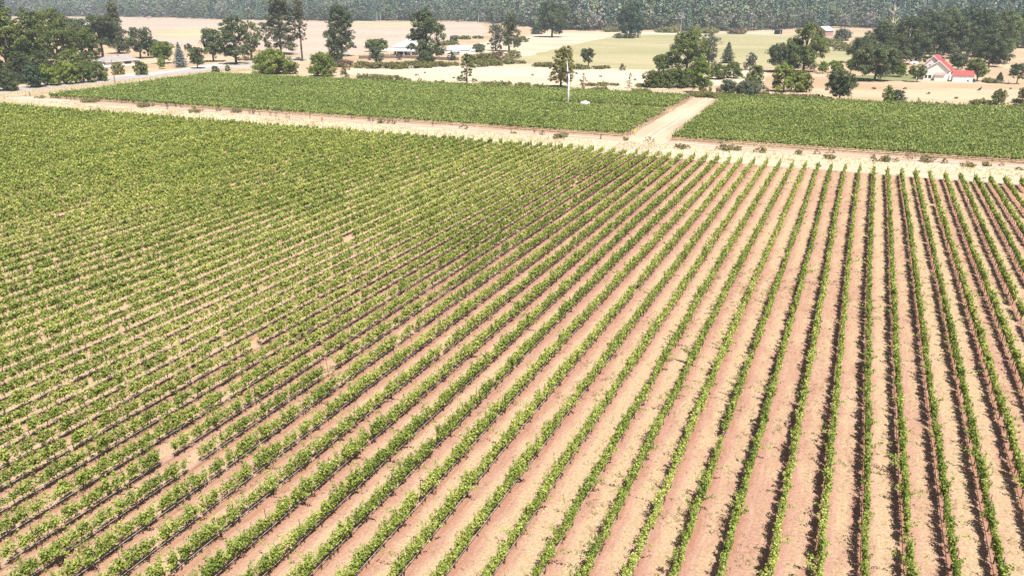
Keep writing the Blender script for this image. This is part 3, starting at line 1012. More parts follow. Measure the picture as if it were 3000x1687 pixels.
GROVE = [
    (2570, 178, 92, 62, 'oak'), (2650, 172, 96, 48, 'oak'), (2735, 160, 104, 40, 'oak'), (2618, 198, 80, 96, 'oak'), (2700, 148, 90, 28, 'oak'),
    (2792, 172, 104, 44, 'oak'), (2860, 168, 110, 26, 'oak'), (2905, 186, 100, 70, 'oak'), (2930, 150, 104, 30, 'green'), (2830, 150, 92, 18, 'fir'),
    (2770, 130, 80, 20, 'green'), (2980, 140, 92, 34, 'oak'), (2895, 196, 86, 98, 'oak'), (2680, 190, 70, 96, 'oak'), (2520, 186, 70, 110, 'oak'), (2600, 140, 76, 50, 'green'),
]
GROVE_LAB = ['at its left end', 'left of its middle', 'behind the farmhouse ridge', 'low and near, at its left front', 'at the back between two white snags', 'behind the dark tree beside the farmhouse',
             'tallest of its right half', 'beside the utility pole, low at the right front', 'at its upper right, lighter green', 'dark and pointed at its back', 'small and hazy at its back', 'at the right picture edge',
             'nearest on its right side, over the dry slope', 'just left above the white gable', 'small at its far left foot', 'hazy, below the tall white snag']
SHRUBS = [
    ('shrub', 'shrub', 24, 266, 74, 202, 'oak', 'dark shrub in the bottom left of the wood, at the road edge', 'shrub'),
    ('shrub', 'shrub', 60, 244, 90, 150, 'oak', 'dark thicket under the two leftmost tall trees', 'shrub'),
    ('shrub', 'shrub', 140, 236, 90, 148, 'oak', 'dark thicket behind the light green roadside shrubs, left half', 'shrub'),
    ('shrub', 'shrub', 212, 226, 84, 146, 'green', 'green thicket behind the light green roadside shrubs, right half', 'shrub'),
    ('shrub', 'column', 98, 257, 60, 186, 'fir', 'dark rounded evergreen shrub in the shade of the left wood', 'shrub'),
    ('shrub', 'shrub', 148, 251, 66, 188, 'bright', 'leftmost light green roadside shrub, next to the dark evergreen one', 'shrub'),
    ('shrub', 'shrub', 198, 247, 70, 182, 'bright', 'second light green roadside shrub from the left', 'shrub'),
    ('shrub', 'shrub', 246, 243, 66, 184, 'green', 'third light green roadside shrub, in the middle of the hedge', 'shrub'),
    ('shrub', 'shrub', 292, 237, 62, 180, 'green', 'last roadside shrub of the hedge, before the grey-roofed house', 'shrub'),
    ('shrub', 'shrub', 345, 219, 46, 182, 'olive', 'pale roadside bush between the hedge and the house lawn', 'shrub'),
    ('shrub', 'shrub', 414, 220, 46, 178, 'green', 'round green bush on the lawn hiding the right end of the grey-roofed house', 'shrub'),
    ('shrub', 'shrub', 634, 214, 28, 193, 'green', 'small green bush right beside the road, left of its twin', 'shrub'),
    ('shrub', 'shrub', 668, 210, 18, 191, 'green', 'tiny green bush at the road bend', 'shrub'),
    ('willow_bush', 'shrub', 800, 219, 122, 144, 'bright', 'big round light-green willow bush at the back of the far left block', 'bush'),
    ('shrub', 'shrub', 858, 217, 40, 180, 'yellow', 'yellow bush on the right flank of the big willow bush', 'bush'),
    ('leafy_bush', 'shrub', 948, 225, 84, 154, 'bright', 'light green bush right of the big willow bush', 'bush'),
    ('thin_bush', 'sapling', 1012, 228, 40, 188, 'olive', 'thin olive bush between the light green bush and the dry field', 'bush'),
    ('round_bush', 'shrub', 1575, 101, 46, 74, 'oak', 'low dark bush at the foot of the tall grey-green field tree', 'bush'),
    ('bush', 'shrub', 1402, 153, 44, 130, 'sage', 'grey-green bush beside the greenhouse hoops', 'bush'),
    ('shrub', 'shrub', 1918, 257, 74, 206, 'green', 'left shrub of the dense shrub mass by the dry field', 'shrub'),
    ('shrub', 'shrub', 1968, 258, 78, 202, 'green', 'middle shrub of the dense shrub mass by the dry field', 'shrub'),
    ('shrub', 'shrub', 2018, 256, 72, 202, 'green', 'right shrub of the dense shrub mass, touching the yellow-green tree', 'shrub'),
    ('shrub', 'shrub', 2104, 233, 62, 186, 'green', 'low green shrub left of the upright green tree', 'shrub'),
    ('shrub', 'shrub', 2148, 230, 56, 182, 'green', 'rounded green shrub below the small pale conifer', 'shrub'),
    ('grey_shrub', 'shrub', 2128, 274, 64, 234, 'sage', 'grey-green shrub at the back left corner of the far right block', 'shrub'),
    ('sage_shrub', 'shrub', 2196, 286, 92, 238, 'sage', 'wide grey-green shrub at the back edge of the far right block', 'shrub'),
    ('bright_bush', 'shrub', 2296, 270, 78, 186, 'bright', 'tall bright bush of the pair behind the far right block', 'bush'),
    ('bright_bush', 'shrub', 2345, 270, 66, 206, 'bright', 'right bush of the bright pair, leaves half yellow', 'bush'),
    ('yellow_bush', 'shrub', 2362, 271, 38, 214, 'yellow', 'yellow bush on the right flank of the bright pair', 'bush'),
    ('bush', 'shrub', 2598, 303, 40, 250, 'bright', 'yellow-green bush in the dry field edge, left half of a two-tone clump', 'bush'),
    ('bush', 'shrub', 2628, 303, 46, 264, 'sage', 'grey-green bush, right half of the two-tone clump below the farmhouse', 'bush'),
    ('bush', 'shrub', 2922, 307, 46, 261, 'green', 'round green bush at the top edge of the far right block, near the black bird', 'bush'),
    ('bush', 'low', 2868, 309, 66, 292, 'olive', 'low olive bush left of the round green bush near the black bird', 'bush'),
    ('bush', 'low', 2892, 311, 26, 293, 'oak', 'dark low bush under the round green bush near the black bird', 'bush'),
    ('bush', 'low', 2985, 322, 60, 304, 'olive', 'low olive bush at the right edge behind the far right block', 'bush'),
    ('round_bush', 'shrub', 2466, 120, 54, 86, 'sage', 'round blue-grey bush beside the far gabled barn', 'bush'),
    ('low_shrub', 'low', 1822, 207, 22, 187, 'brown', 'small brown shrub at the lower edge of the meadow', 'shrub'),
]
for a in TREES:
    kw = {}
    if a[0] == 'slim_pine':
        kw = dict(zlo=0.36, nb=20, cover=0.75, narrow_low=True)
    if a[0] == 'pine_tree':
        kw = dict(zlo=0.12, nb=46, cover=1.05)
    if a[0] == 'cypress_tree':
        kw = dict(cover=1.1)
    if a[5] == 'sapling' or a[8 - 1] == 'sapling':
        kw = dict(cover=0.8)
    if a[6] == 'grey':
        kw = dict(cover=0.6)
    plant(*a, **kw)
for (u, v, w, t, m), l in zip(GROVE, GROVE_LAB):
    plant('grove_oak', 'tall', u, v, w * 1.12, t, m, 'oak of the farmhouse grove, ' + l, 'tree', 'oaks of the grove behind the farmhouse', cover=0.9)
for a in SHRUBS:
    plant(*a)

# low brambles and weeds along banks and verges
BRAM = [(1010, 196, 70, 176), (1060, 199, 70, 180), (1095, 201, 60, 184), (1130, 200, 70, 184), (1165, 202, 70, 182), (1205, 200, 70, 178), (1245, 199, 60, 180), (1285, 196, 60, 180), (1325, 193, 50, 182),
        (1385, 186, 70, 160), (1420, 186, 80, 156), (1462, 184, 80, 152), (1500, 172, 60, 148), (1400, 196, 60, 176), (1445, 192, 70, 174), (1490, 188, 60, 172), (1525, 187, 40, 178),
        (1580, 196, 50, 183), (1612, 197, 50, 183), (1690, 204, 50, 187), (1712, 203, 40, 192), (1752, 203, 44, 194), (1778, 202, 30, 192),
        (1075, 231, 60, 223), (1115, 236, 60, 220), (1150, 238, 60, 222), (1185, 241, 50, 228), (1230, 246, 40, 238), (1290, 248, 50, 241), (1430, 251, 60, 241), (1475, 253, 60, 242), (1530, 255, 60, 245), (1580, 258, 50, 249),
        (1730, 252, 40, 243), (1765, 252, 44, 242), (1800, 251, 36, 244), (1875, 255, 40, 245), (1750, 268, 60, 258), (1880, 274, 70, 266),
        (2050, 284, 80, 272), (2105, 287, 70, 273), (2160, 290, 70, 276), (2240, 292, 80, 274), (2300, 294, 80, 276), (2350, 295, 80, 277), (2395, 296, 50, 277), (2420, 298, 50, 284),
        (2420, 126, 50, 112), (2448, 138, 56, 116), (2470, 150, 56, 126), (2500, 160, 60, 134), (2520, 136, 60, 110), (2540, 128, 50, 108), (2530, 164, 50, 140),
        (1530, 124, 44, 106), (1508, 128, 40, 110), (1290, 134, 50, 124), (1320, 132, 50, 120), (1360, 116, 50, 108), (1402, 114, 40, 106), (2990, 300, 50, 292), (2905, 243, 60, 232),
        (1700, 88, 90, 82), (1790, 94, 70, 86), (1950, 96, 90, 88), (2060, 98, 90, 90), (2160, 100, 70, 92)]
for i, (u, v, w, t) in enumerate(BRAM):
    plant('bramble', 'low', u, v, w, t, 'olive' if i % 11 else 'brown', 'low olive bramble patch on a dry bank between the fields', 'bramble', 'bramble patches on the dry banks', cover=0.7)

WEEDP = [(265, 301, 60, 293), (120, 288, 40, 281), (160, 287, 30, 280), (420, 313, 60, 304), (575, 330, 60, 319), (640, 326, 30, 312), (690, 330, 40, 318), (740, 334, 30, 318),
         (1085, 357, 26, 336), (1120, 362, 34, 345), (1150, 362, 36, 348), (1190, 358, 24, 340), (1506, 392, 16, 386), (1588, 396, 24, 382), (1360, 378, 34, 364), (1640, 404, 60, 392),
         (1995, 435, 60, 421), (2110, 438, 30, 410), (2135, 440, 60, 424), (2160, 440, 40, 428), (2230, 446, 50, 432), (2340, 452, 34, 440), (2390, 452, 26, 436), (2440, 450, 34, 412), (2428, 466, 40, 452),
         (2660, 465, 34, 436), (2590, 470, 90, 458), (2715, 475, 50, 455), (2765, 478, 30, 464), (2835, 488, 60, 474), (2890, 486, 40, 474), (2935, 488, 20, 478), (2985, 498, 30, 490), (1830, 412, 30, 402), (1900, 418, 30, 400)]
for i, (u, v, w, t) in enumerate(WEEDP):
    plant('weed_clump', 'low' if i % 3 else 'shrub', u, v, w, t, 'weed' if i % 4 else 'olive', 'straggly olive weed clump on the grassy strip beside the dirt track', 'weed', 'weed clumps along the dirt track', nb=9, cover=0.7, sc=0.85)

DOTS = [(2650, 262, 12, 256), (2560, 262, 14, 256), (2720, 276, 12, 270), (2800, 290, 14, 284), (2500, 258, 14, 250), (2690, 296, 10, 286), (2770, 305, 12, 296), (2840, 310, 12, 300), (2690, 312, 12, 303),
        (1220, 222, 12, 217), (1330, 230, 10, 226), (1560, 222, 12, 217), (1900, 250, 12, 244), (1860, 236, 10, 231), (1230, 246, 18, 228), (1300, 247, 14, 236), (1395, 248, 16, 232), (1245, 215, 10, 211),
        (2950, 285, 12, 279), (2990, 275, 12, 269), (2600, 276, 12, 270), (2120, 254, 14, 247), (1690, 218, 10, 213), (1760, 226, 10, 222), (2960, 262, 10, 257), (2880, 292, 10, 286)]
for i, (u, v, w, t) in enumerate(DOTS):
    plant('dry_bush', 'shrub', u, v, w, t, 'brown' if i % 3 else 'olive', 'small dry bush dotted over the bleached fields beyond the vines', 'bush', 'small dry bushes on the bleached fields', nb=8, sc=0.8)

YOUNG = [(88, 279), (163, 283), (170, 287), (178, 284), (195, 287), (207, 289), (220, 290), (357, 300), (369, 300), (393, 302), (410, 303), (448, 308), (491, 310), (491, 318), (515, 311), (530, 312),
         (760, 335), (792, 336), (809, 338), (840, 343), (848, 346), (908, 342), (944, 350), (1030, 346), (1268, 366), (1497, 388), (1565, 388), (1760, 404), (1914, 414)]
for u, v in YOUNG:
    plant('young_plant', 'sapling', u, v + 4, 9, v - 8, 'oak', 'small dark young plant in the bare strip below the far left block', 'plant', 'young plants along the dirt track', nb=6, sc=0.8, cover=1.3)


# ------------------------------------------------------------------ white dead snags in the grove
def snag(u, v, vtop, label, spread, n):
    _seed[0] += 1
    rng = np.random.default_rng(_seed[0])
    x, y = at(u, v)
    h = height_to(x, y, vtop)
    mb = MB()
    r = 0.022 * h
    mb.tube([(0, 0, -0.1), (0.01 * h, 0, h * 0.5), (rng.normal(0, .02) * h, 0, h)], [r, r * 0.75, r * 0.12], 7)
    for i in range(n):
        z = h * rng.uniform(0.42, 0.88)
        a = rng.uniform(0, 6.28)
        L = spread * h * rng.uniform(0.5, 1.0) * (1.15 - z / h)
        p1 = (math.cos(a) * L * .5, math.sin(a) * L * .5, z + L * .45)
        p2 = (math.cos(a + .3) * L, math.sin(a + .3) * L, z + L * 1.0)
        mb.tube([(0, 0, z), p1, p2], [r * 0.5, r * 0.33, r * 0.08], 5, cap=False)
        mb.tube([p1, (p1[0] * 1.8, p1[1] * 0.6, p1[2] + L * 0.25)], [r * 0.22, r * 0.05], 4, cap=False)
    o = mb.build('dead_tree', M['deadwood'], None, (x, y, hillz(x, y)))
    tag(o, label, 'dead tree', 'bleached dead trees')


snag(2600, 172, 10, 'tall bleached dead tree with forked white branches above the grove', 0.42, 12)
snag(2654, 166, 44, 'shorter bleached dead tree right of the tall forked one', 0.25, 7)
snag(2576, 176, 92, 'curved white dead stem at the left front of the grove', 0.3, 3)
snag(2788, 168, 70, 'grey dead tree among the oaks behind the farmhouse', 0.28, 7)
snag(1115, 66, 38, 'pale bare stump tree standing at the foot of the far hill forest', 0.05, 2)


# ------------------------------------------------------------------ buildings
def wallpanel(mb, p, q, z0, z1):
    mb.poly([(p[0], p[1], z0), (q[0], q[1], z0), (q[0], q[1], z1), (p[0], p[1], z1)])


def gable(root, x0, x1, y0, y1, eave, apex, xa, wallmat, roofmat, over=0.45, th=0.18, zr=0.0, eave2=None):
    """Gabled volume, ridge along local y at x=xa; returns nothing, adds wall and roof parts."""
    e2 = eave if eave2 is None else eave2
    w = MB()
    wallpanel(w, (x1, y0), (x1, y1), 0, e2)
    wallpanel(w, (x0, y1), (x0, y0), 0, eave)
    w.poly([(x0, y0, 0), (x1, y0, 0), (x1, y0, e2), (xa, y0, apex), (x0, y0, eave)])
    w.poly([(x1, y1, 0), (x0, y1, 0), (x0, y1, eave), (xa, y1, apex), (x1, y1, e2)])
    w.build('wall', M[wallmat], root)
    r = MB()
    up = 0.05 + zr
    sl = (apex - eave) / (xa - x0)
    sr = (apex - e2) / (x1 - xa)
    a, b = y0 - over, y1 + over
    r.slab([(x0 - over, a, eave - over * sl + up + th), (xa, a, apex + up + th), (xa, b, apex + up + th), (x0 - over, b, eave - over * sl + up + th)], th)
    r.slab([(xa, a, apex + up + th), (x1 + over, a, e2 - over * sr + up + th), (x1 + over, b, e2 - over * sr + up + th), (xa, b, apex + up + th)], th)
    r.build('roof', M[roofmat], root)
    # barge boards on the front rake
    g = MB()
    for (xs_, zs_, xe_, ze_) in ((x0 - over, eave - over * sl + up, xa, apex + up), (xa, apex + up, x1 + over, e2 - over * sr + up)):
        g.poly([(xs_, a - 0.03, zs_ - 0.22), (xe_, a - 0.03, ze_ - 0.22), (xe_, a - 0.03, ze_ + th), (xs_, a - 0.03, zs_ + th)])
        g.poly([(xs_, a - 0.03, zs_ - 0.22), (xs_, a, zs_ - 0.22), (xe_, a, ze_ - 0.22), (xe_, a - 0.03, ze_ - 0.22)])
    g.build('barge_board', M['white'], root)


def window(root, x, y, z, w, h, axis='x', out=-1):
    """Window in a wall facing local -y (axis x) or +x (axis y)."""
    f, g = MB(), MB()
    if axis == 'x':
        f.box(x - w / 2 - .1, x + w / 2 + .1, y - 0.06, y + 0.02, z - .1, z + h + .1)
        g.box(x - w / 2, x + w / 2, y - 0.09, y - 0.061, z, z + h)
    else:
        f.box(y - 0.02, y + 0.06, x - w / 2 - .1, x + w / 2 + .1, z - .1, z + h + .1)
        g.box(y + 0.061, y + 0.09, x - w / 2, x + w / 2, z, z + h)
    fr = f.build('window', M['white'], root)
    g.build('pane', M['glass'], fr)


# farmhouse with red roofs
fx, fy = at(2776, 238)
FH = thing('farmhouse', 'white farmhouse with two red gabled roofs among dark trees', 'house', (fx, fy, 0), R(-11))
gable(FH, -10.3, 0.0, 0.0, 11.0, 4.9, 8.7, -4.6, 'white', 'red_roof')
gable(FH, -13.6, -3.2, 2.6, 14.5, 4.4, 10.6, -7.6, 'white', 'red_roof', zr=0.02, eave2=6.4)
window(FH, -8.6, 2.6, 5.3, 0.8, 1.5)
window(FH, -6.4, 2.6, 5.5, 0.8, 1.5)
window(FH, -7.6, 0.0, 1.0, 1.2, 1.3)
window(FH, -9.2, 0.0, 1.0, 0.9, 1.3)
window(FH, 5.0, 0.0, 1.2, 1.1, 1.3, 'y')
pr_ = MB()
pr_.slab([(-5.6, -2.8, 2.5), (-1.2, -2.8, 2.5), (-1.2, -0.05, 3.5), (-5.6, -0.05, 3.5)], 0.15)
pr_.build('porch_roof', M['brown_roof'], FH)
pw = MB()
pw.box(-5.3, -1.5, -2.5, -2.4, 0, 2.3)
pw.box(-5.3, -5.2, -2.4, -0.05, 0, 2.3)
pw.box(-1.6, -1.5, -2.4, -0.05, 0, 2.3)
pw.build('porch_wall', M['white'], FH)
ch = MB()
ch.box(-4.0, -3.3, 6.2, 6.9, 7.4, 10.0)
ch.build('chimney', M['brown_roof'], FH)
# garage
gx, gy = at(2790, 240)
GA = thing('garage', 'small white garage with red roof beside the farmhouse', 'garage', (gx, gy, 0), R(4))
w = MB()
L, Dp, ev, ap = 8.0, 5.6, 2.9, 4.6
wallpanel(w, (0, 0), (L, 0), 0, ev)
wallpanel(w, (L, Dp), (0, Dp), 0, ev)
w.poly([(L, 0, 0), (L, Dp, 0), (L, Dp, ev), (L, Dp / 2, ap), (L, 0, ev)])
w.poly([(0, Dp, 0), (0, 0, 0), (0, 0, ev), (0, Dp / 2, ap), (0, Dp, ev)])
w.build('wall', M['white'], GA)
r_ = MB()
for (ya, za, yb, zb) in ((-0.4, ev - 0.2, Dp / 2, ap + 0.05), (Dp / 2, ap + 0.05, Dp + 0.4, ev - 0.2)):
    r_.slab([(-0.4, ya, za + 0.2), (L + 0.4, ya, za + 0.2), (L + 0.4, yb, zb + 0.2), (-0.4, yb, zb + 0.2)], 0.16)
r_.build('roof', M['red_roof'], GA)
d_ = MB()
d_.box(5.4, 7.4, -0.05, 0.01, 0.02, 2.2)
d_.build('door', M['white'], GA)


def hip_house(x, y, rz, L, W, ev, ap, label):
    """Long side (local y) faces local +x."""
    o = thing('house', label, 'house', (x, y, 0), rz)
    w = MB()
    w.box(-W, 0, -L / 2, L / 2, 0, ev)
    w.build('wall', M['white'], o)
    ov = 0.6
    a, b, c, d = (-W - ov, -L / 2 - ov), (ov, -L / 2 - ov), (ov, L / 2 + ov), (-W - ov, L / 2 + ov)
    e, f = (-W / 2, -L / 2 + W / 2, ap), (-W / 2, L / 2 - W / 2, ap)
    z = ev - 0.1
    rf = MB()
    P3 = [(p[0], p[1], z) for p in (a, b, c, d)]
    rf.poly([P3[0], P3[1], e])
    rf.poly([P3[1], P3[2], f, e])
    rf.poly([P3[2], P3[3], f])
    rf.poly([P3[3], P3[0], e, f])
    rf.poly([P3[3], P3[2], P3[1], P3[0]])
    rf.build('roof', M['shingle'], o)
    fa = MB()
    fa.box(ov, ov + 0.04, -L / 2 - ov, L / 2 + ov, z - 0.2, z + 0.02)
    fa.build('gutter', M['white'], o)
    return o


hx, hy = at(362, 194)
H1 = hip_house(hx, hy, R(0), 23, 10, 3.0, 5.6, 'low white ranch house with a grey hipped roof by the road')
window(H1, 3.2, 0, 1.0, 4.6, 1.3, 'y')
window(H1, -2.5, 0, 1.1, 1.6, 1.1, 'y')
window(H1, 8.6, 0, 1.1, 1.6, 1.1, 'y')
cb = MB()
cb.box(-5.2, -4.4, 1.0, 1.8, 4.6, 6.5)
cb.build('chimney', M['brown_roof'], H1)
wg = MB()
wg.box(-9, -1.0, -18, -11.9, 0, 2.8)
wg.build('wing', M['white'], H1)
wr = MB()
wr.slab([(-9.5, -18.6, 3.1), (-0.5, -18.6, 3.1), (-0.5, -12.0, 3.2), (-9.5, -12.0, 3.2)], 0.2)
wr.build('wing_roof', M['shingle'], H1)
dr = MB()
dr.box(-0.99, -0.9, -16.5, -13.2, 0.02, 2.3)
dr.build('garage_door', M['dark'], H1)


def at_m(u, v):
    x, y = at(u, v)
    return (x, y, 0)


# white barn with a lower verandah roof
bx, by = at(1190, 161)
BR = thing('barn', 'white-roofed barn with a low open lean-to, half hidden by an oak', 'barn', (bx, by, 0), R(14))
w = MB()
w.box(-9, 16, 1.2, 14, 0, 5.15)
w.build('wall', M['white'], BR)
r_ = MB()
r_.slab([(-10, 0.4, 5.4), (19, 0.4, 5.4), (9, 8, 9.8), (0, 8, 9.8)], 0.2)
r_.slab([(0, 8, 9.8), (9, 8, 9.8), (19, 15, 5.4), (-10, 15, 5.4)], 0.2)
r_.build('roof', M['metal_white'], BR)
r_ = MB()
r_.slab([(-16, -5.5, 2.7), (13, -5.5, 2.7), (13, 1.1, 4.1), (-10.5, 1.1, 4.1)], 0.2)
r_.build('lean_to_roof', M['metal_white'], BR)
for px in (-15, -10, -5, 0, 5, 10, 12.7):
    p_ = MB()
    p_.box(px - 0.12, px + 0.12, -5.2, -4.96, 0, 2.5)
    p_.build('lean_to_post', M['white'], BR)
dk = MB()
dk.box(-8, 0, 1.1, 1.19, 0, 2.6)
dk.build('barn_door', M['dark'], BR)
window(BR, 4.5, 1.2, 1.2, 1.2, 1.2)
window(BR, 8.5, 1.2, 1.2, 1.2, 1.2)
tx, ty = at(1228, 160)
TK = thing('farm_trailer', 'red farm trailer parked beside the barn under the oak', 'trailer', (tx, ty, 0), R(20))
b = MB()
b.box(-2.6, 2.6, -1.1, 1.1, 0.8, 1.0)
b.box(-2.6, -2.5, -1.1, 1.1, 1.0, 2.4)
b.box(2.5, 2.6, -1.1, 1.1, 1.0, 2.4)
b.box(-2.5, 2.5, -1.1, -1.0, 1.0, 2.4)
b.box(-2.5, 2.5, 1.0, 1.1, 1.0, 2.4)
b.build('bed', M['redpaint'], TK)
for sx in (-1.2, 1.2):
    for sy in (-1.25, 1.05):
        t_ = MB()
        t_.tube([(sx, sy, 0.45), (sx, sy + 0.22, 0.45)], 0.45, 12)
        t_.build('wheel', M['tyre'], TK)


def shed(name, label, u, v, rz, L, W, e1, e2, wallm='white', roofm='metal_white', cat='shed', group=None):
    x, y = at(u, v)
    o = thing(name, label, cat, (x, y, 0), rz, group)
    w = MB()
    w.poly([(0, 0, 0), (L, 0, 0), (L, 0, e1), (0, 0, e1)])
    w.poly([(L, W, 0), (0, W, 0), (0, W, e2), (L, W, e2)])
    w.poly([(L, 0, 0), (L, W, 0), (L, W, e2), (L, 0, e1)])
    w.poly([(0, W, 0), (0, 0, 0), (0, 0, e1), (0, W, e2)])
    w.build('wall', M[wallm], o)
    r = MB()
    s = (e2 - e1) / W
    r.slab([(-.4, -.4, e1 - .4 * s + .22), (L + .4, -.4, e1 - .4 * s + .22), (L + .4, W + .4, e2 + .4 * s + .22), (-.4, W + .4, e2 + .4 * s + .22)], 0.16)
    r.build('roof', M[roofm], o)
    return o


SH = shed('shed', 'long low white shed with a pale sloping roof right of the barn oak', 1310, 161, R(10), 15, 9, 3.2, 5.2)
window(SH, 3.2, 0, 1.2, 1.0, 0.9)
window(SH, 8.0, 0, 1.2, 1.0, 0.9)
tp = MB()
tp.slab([(4.0, -1.6, 2.3), (9.5, -1.6, 2.3), (9.5, -0.05, 2.9), (4.0, -0.05, 2.9)], 0.06)
tp.build('awning', M['tarp'], SH)
SH2 = shed('shed', 'small grey-roofed shed between the barn oak and the long white shed', 1288, 158, R(10), 6, 6, 2.6, 3.6, 'white', 'shingle')
d2 = MB()
d2.box(1.5, 3.5, -0.06, 0.0, 0.02, 2.0)
d2.build('door', M['dark'], SH2)
SH3 = shed('shed', 'low white shed at the right end of the farm buildings', 1356, 160, R(10), 7, 6, 2.2, 2.9)
window(SH3, 2.0, 0, 0.9, 0.8, 0.8)
gx, gy = at(1372, 147)
GH = thing('greenhouse_frame', 'bare white hoops of an uncovered greenhouse beside the white sheds', 'greenhouse', (gx, gy, 0), R(10))
for i in range(5):
    h_ = MB()
    pts = [(i * 1.55 + 0.7 * math.cos(a), 0.4 * i, 0.4 + 1.7 * math.sin(a)) for a in np.linspace(-0.15, math.pi + 0.15, 12)]
    h_.tube(pts, 0.11, 6)
    h_.build('hoop', M['white'], GH)
h_ = MB()
h_.tube([(0, 0, 2.1), (3.1, 0.8, 2.1), (6.2, 1.6, 2.1)], 0.06, 5)
h_.build('ridge_pole', M['white'], GH)

# dark board fence before the barns
fpts = [at(1052, 173), at(1120, 172), at(1190, 172), at(1240, 174), at(1300, 177), at(1345, 178)]
FE = thing('board_fence', 'dark weathered board fence in front of the white barns', 'fence', (fpts[0][0], fpts[0][1], 0))
fb = MB()
for (xa, ya), (xb, yb) in zip(fpts[:-1], fpts[1:]):
    n = int(math.hypot(xb - xa, yb - ya) / 0.22)
    for i in range(n):
        a0, a1 = i / n, (i + 0.88) / n
        hh = 1.9 + 0.06 * math.sin(i * 1.7) + rnd.uniform(-.03, .03)
        p = (xa + (xb - xa) * a0 - fpts[0][0], ya + (yb - ya) * a0 - fpts[0][1])
        q = (xa + (xb - xa) * a1 - fpts[0][0], ya + (yb - ya) * a1 - fpts[0][1])
        wallpanel(fb, p, q, 0.05, hh)
fb.build('board_panel', M['fenceboard'], FE)
for (xa, ya) in fpts:
    p_ = MB()
    X, Y = xa - fpts[0][0], ya - fpts[0][1]
    p_.box(X - .08, X + .08, Y - .2, Y - .04, 0, 2.05)
    p_.build('post', M['wood'], FE)

# far buildings at the foot of the hill
def barn_far(u, v, rz, W, L, ev, ap, wallm, roofm, label):
    x, y = at(u, v)
    o = thing('barn', label, 'barn', (x, y, 0), rz)
    gable(o, -W / 2, W / 2, 0, L, ev, ap, 0, wallm, roofm, over=0.8, th=0.3)
    d = MB()
    d.box(-W * 0.12, W * 0.16, -0.08, 0, 0.05, ev * 0.6)
    d.build('door', M['dark'], o)


barn_far(2402, 106, R(-25), 11.5, 16, 5.5, 9.0, 'brown_roof', 'metal_white', 'far gabled barn with pale roof and brownish front at the hill foot')
x, y = at(2262, 101)
OS = thing('open_shed', 'dark open-sided shed on the pale ground below the hill forest', 'shed', (x, y, 0), R(-20))
for px, py in ((0, 0), (9, 0), (0, 5), (9, 5)):
    p_ = MB()
    p_.box(px - .15, px + .15, py - .15, py + .15, 0, 4.2)
    p_.build('post', M['galv'], OS)
p_ = MB()
p_.slab([(-.5, -.5, 4.3), (9.5, -.5, 4.3), (9.5, 5.5, 4.7), (-.5, 5.5, 4.7)], 0.25)
p_.build('roof', M['dark'], OS)
p_ = MB()
p_.box(-.05, 9.05, 5.2, 5.35, 0.05, 4.2)
p_.build('back_wall', M['dark'], OS)
x, y = at(430, 54)
fs = shed('shed', 'tiny pale shed at the far edge of the bare field, top left', 430, 55, R(-40), 12, 7, 3.0, 4.2, 'brown_roof', 'metal_white')

# ------------------------------------------------------------------ wind machine and its tank
wx, wy = at(1664, 311)
WM = thing('wind_machine', 'white frost wind machine tower with a two-bladed fan in the far left block', 'wind machine', (wx, wy, 0))
p_ = MB()
p_.box(-1.2, 1.2, -1.2, 1.2, -0.02, 0.25)
p_.build('base', M['drive'], WM)
HT = height_to(wx, wy, 214)
p_ = MB()
p_.tube([(0, 0, 0.25), (0.05, 0, 4), (0.12, 0, HT)], [0.36, 0.32, 0.25], 14)
p_.build('tower', M['galv'], WM, smooth=True)
p_ = MB()
p_.box(-0.55, 0.75, -0.35, 0.35, HT, HT + 0.5)
p_.tube([(0.1, 0.3, HT + 0.28), (0.1, -1.0, HT + 0.35)], 0.22, 10)
hb = p_.build('gearbox', M['rust'], WM)
p_ = MB()
p_.tube([(-0.42, -0.35, 0.3), (-0.40, -0.25, 6), (-0.30, -0.1, HT)], 0.05, 5)
p_.build('drive_pipe', M['rust'], WM)
p_ = MB()
p_.ball((0.1, -1.05, HT + 0.35), 0.25)
fan = p_.build('fan_hub', M['rust'], WM)
for sg, Lb in ((1, 3.6), (-1, 3.2)):
    p_ = MB()
    pts = []
    for i in range(7):
        q = i / 6
        c = 0.46 * (1 - 0.4 * q)
        tw = 0.5 * (1 - q) + 0.1
        pts.append((q, c, tw))
    ax = Vector((-0.13, 0, 1)).normalized() * sg
    pe = Vector((1, 0, 0.13)).normalized()
    nrm = ax.cross(pe)
    ring = []
    for q, c, tw in pts:
        o_ = Vector((0.1, -1.12, HT + 0.35)) + ax * (0.2 + Lb * q)
        d_ = pe * math.cos(tw) + nrm * math.sin(tw)
        n_ = d_.cross(ax)
        ring.append([o_ + d_ * c * .5, o_ + n_ * .05, o_ - d_ * c * .5, o_ - n_ * .05])
    for a_, b_ in zip(ring[:-1], ring[1:]):
        for k in range(4):
            p_.poly([a_[k], a_[(k + 1) % 4], b_[(k + 1) % 4], b_[k]])
    p_.poly(ring[-1])
    p_.build('fan_blade', M['galv'], WM)
x, y = at(1714, 318)
TA = thing('propane_tank', 'white propane tank lying among the vines right of the wind machine', 'tank', (x, y, 0), R(8))
p_ = MB()
p_.ball((0, 0, 1.75), (1.75, 0.70, 0.70), 18, 12)
p_.build('vessel', M['white'], TA, smooth=True)
for sx in (-1.2, 1.2):
    p_ = MB()
    p_.box(sx - .12, sx + .12, -.5, .5, -0.02, 1.2)
    p_.build('saddle', M['drive'], TA)
p_ = MB()
p_.tube([(0, 0, 2.38), (0, 0, 2.65)], 0.24, 10)
p_.build('valve_dome', M['galv'], TA)


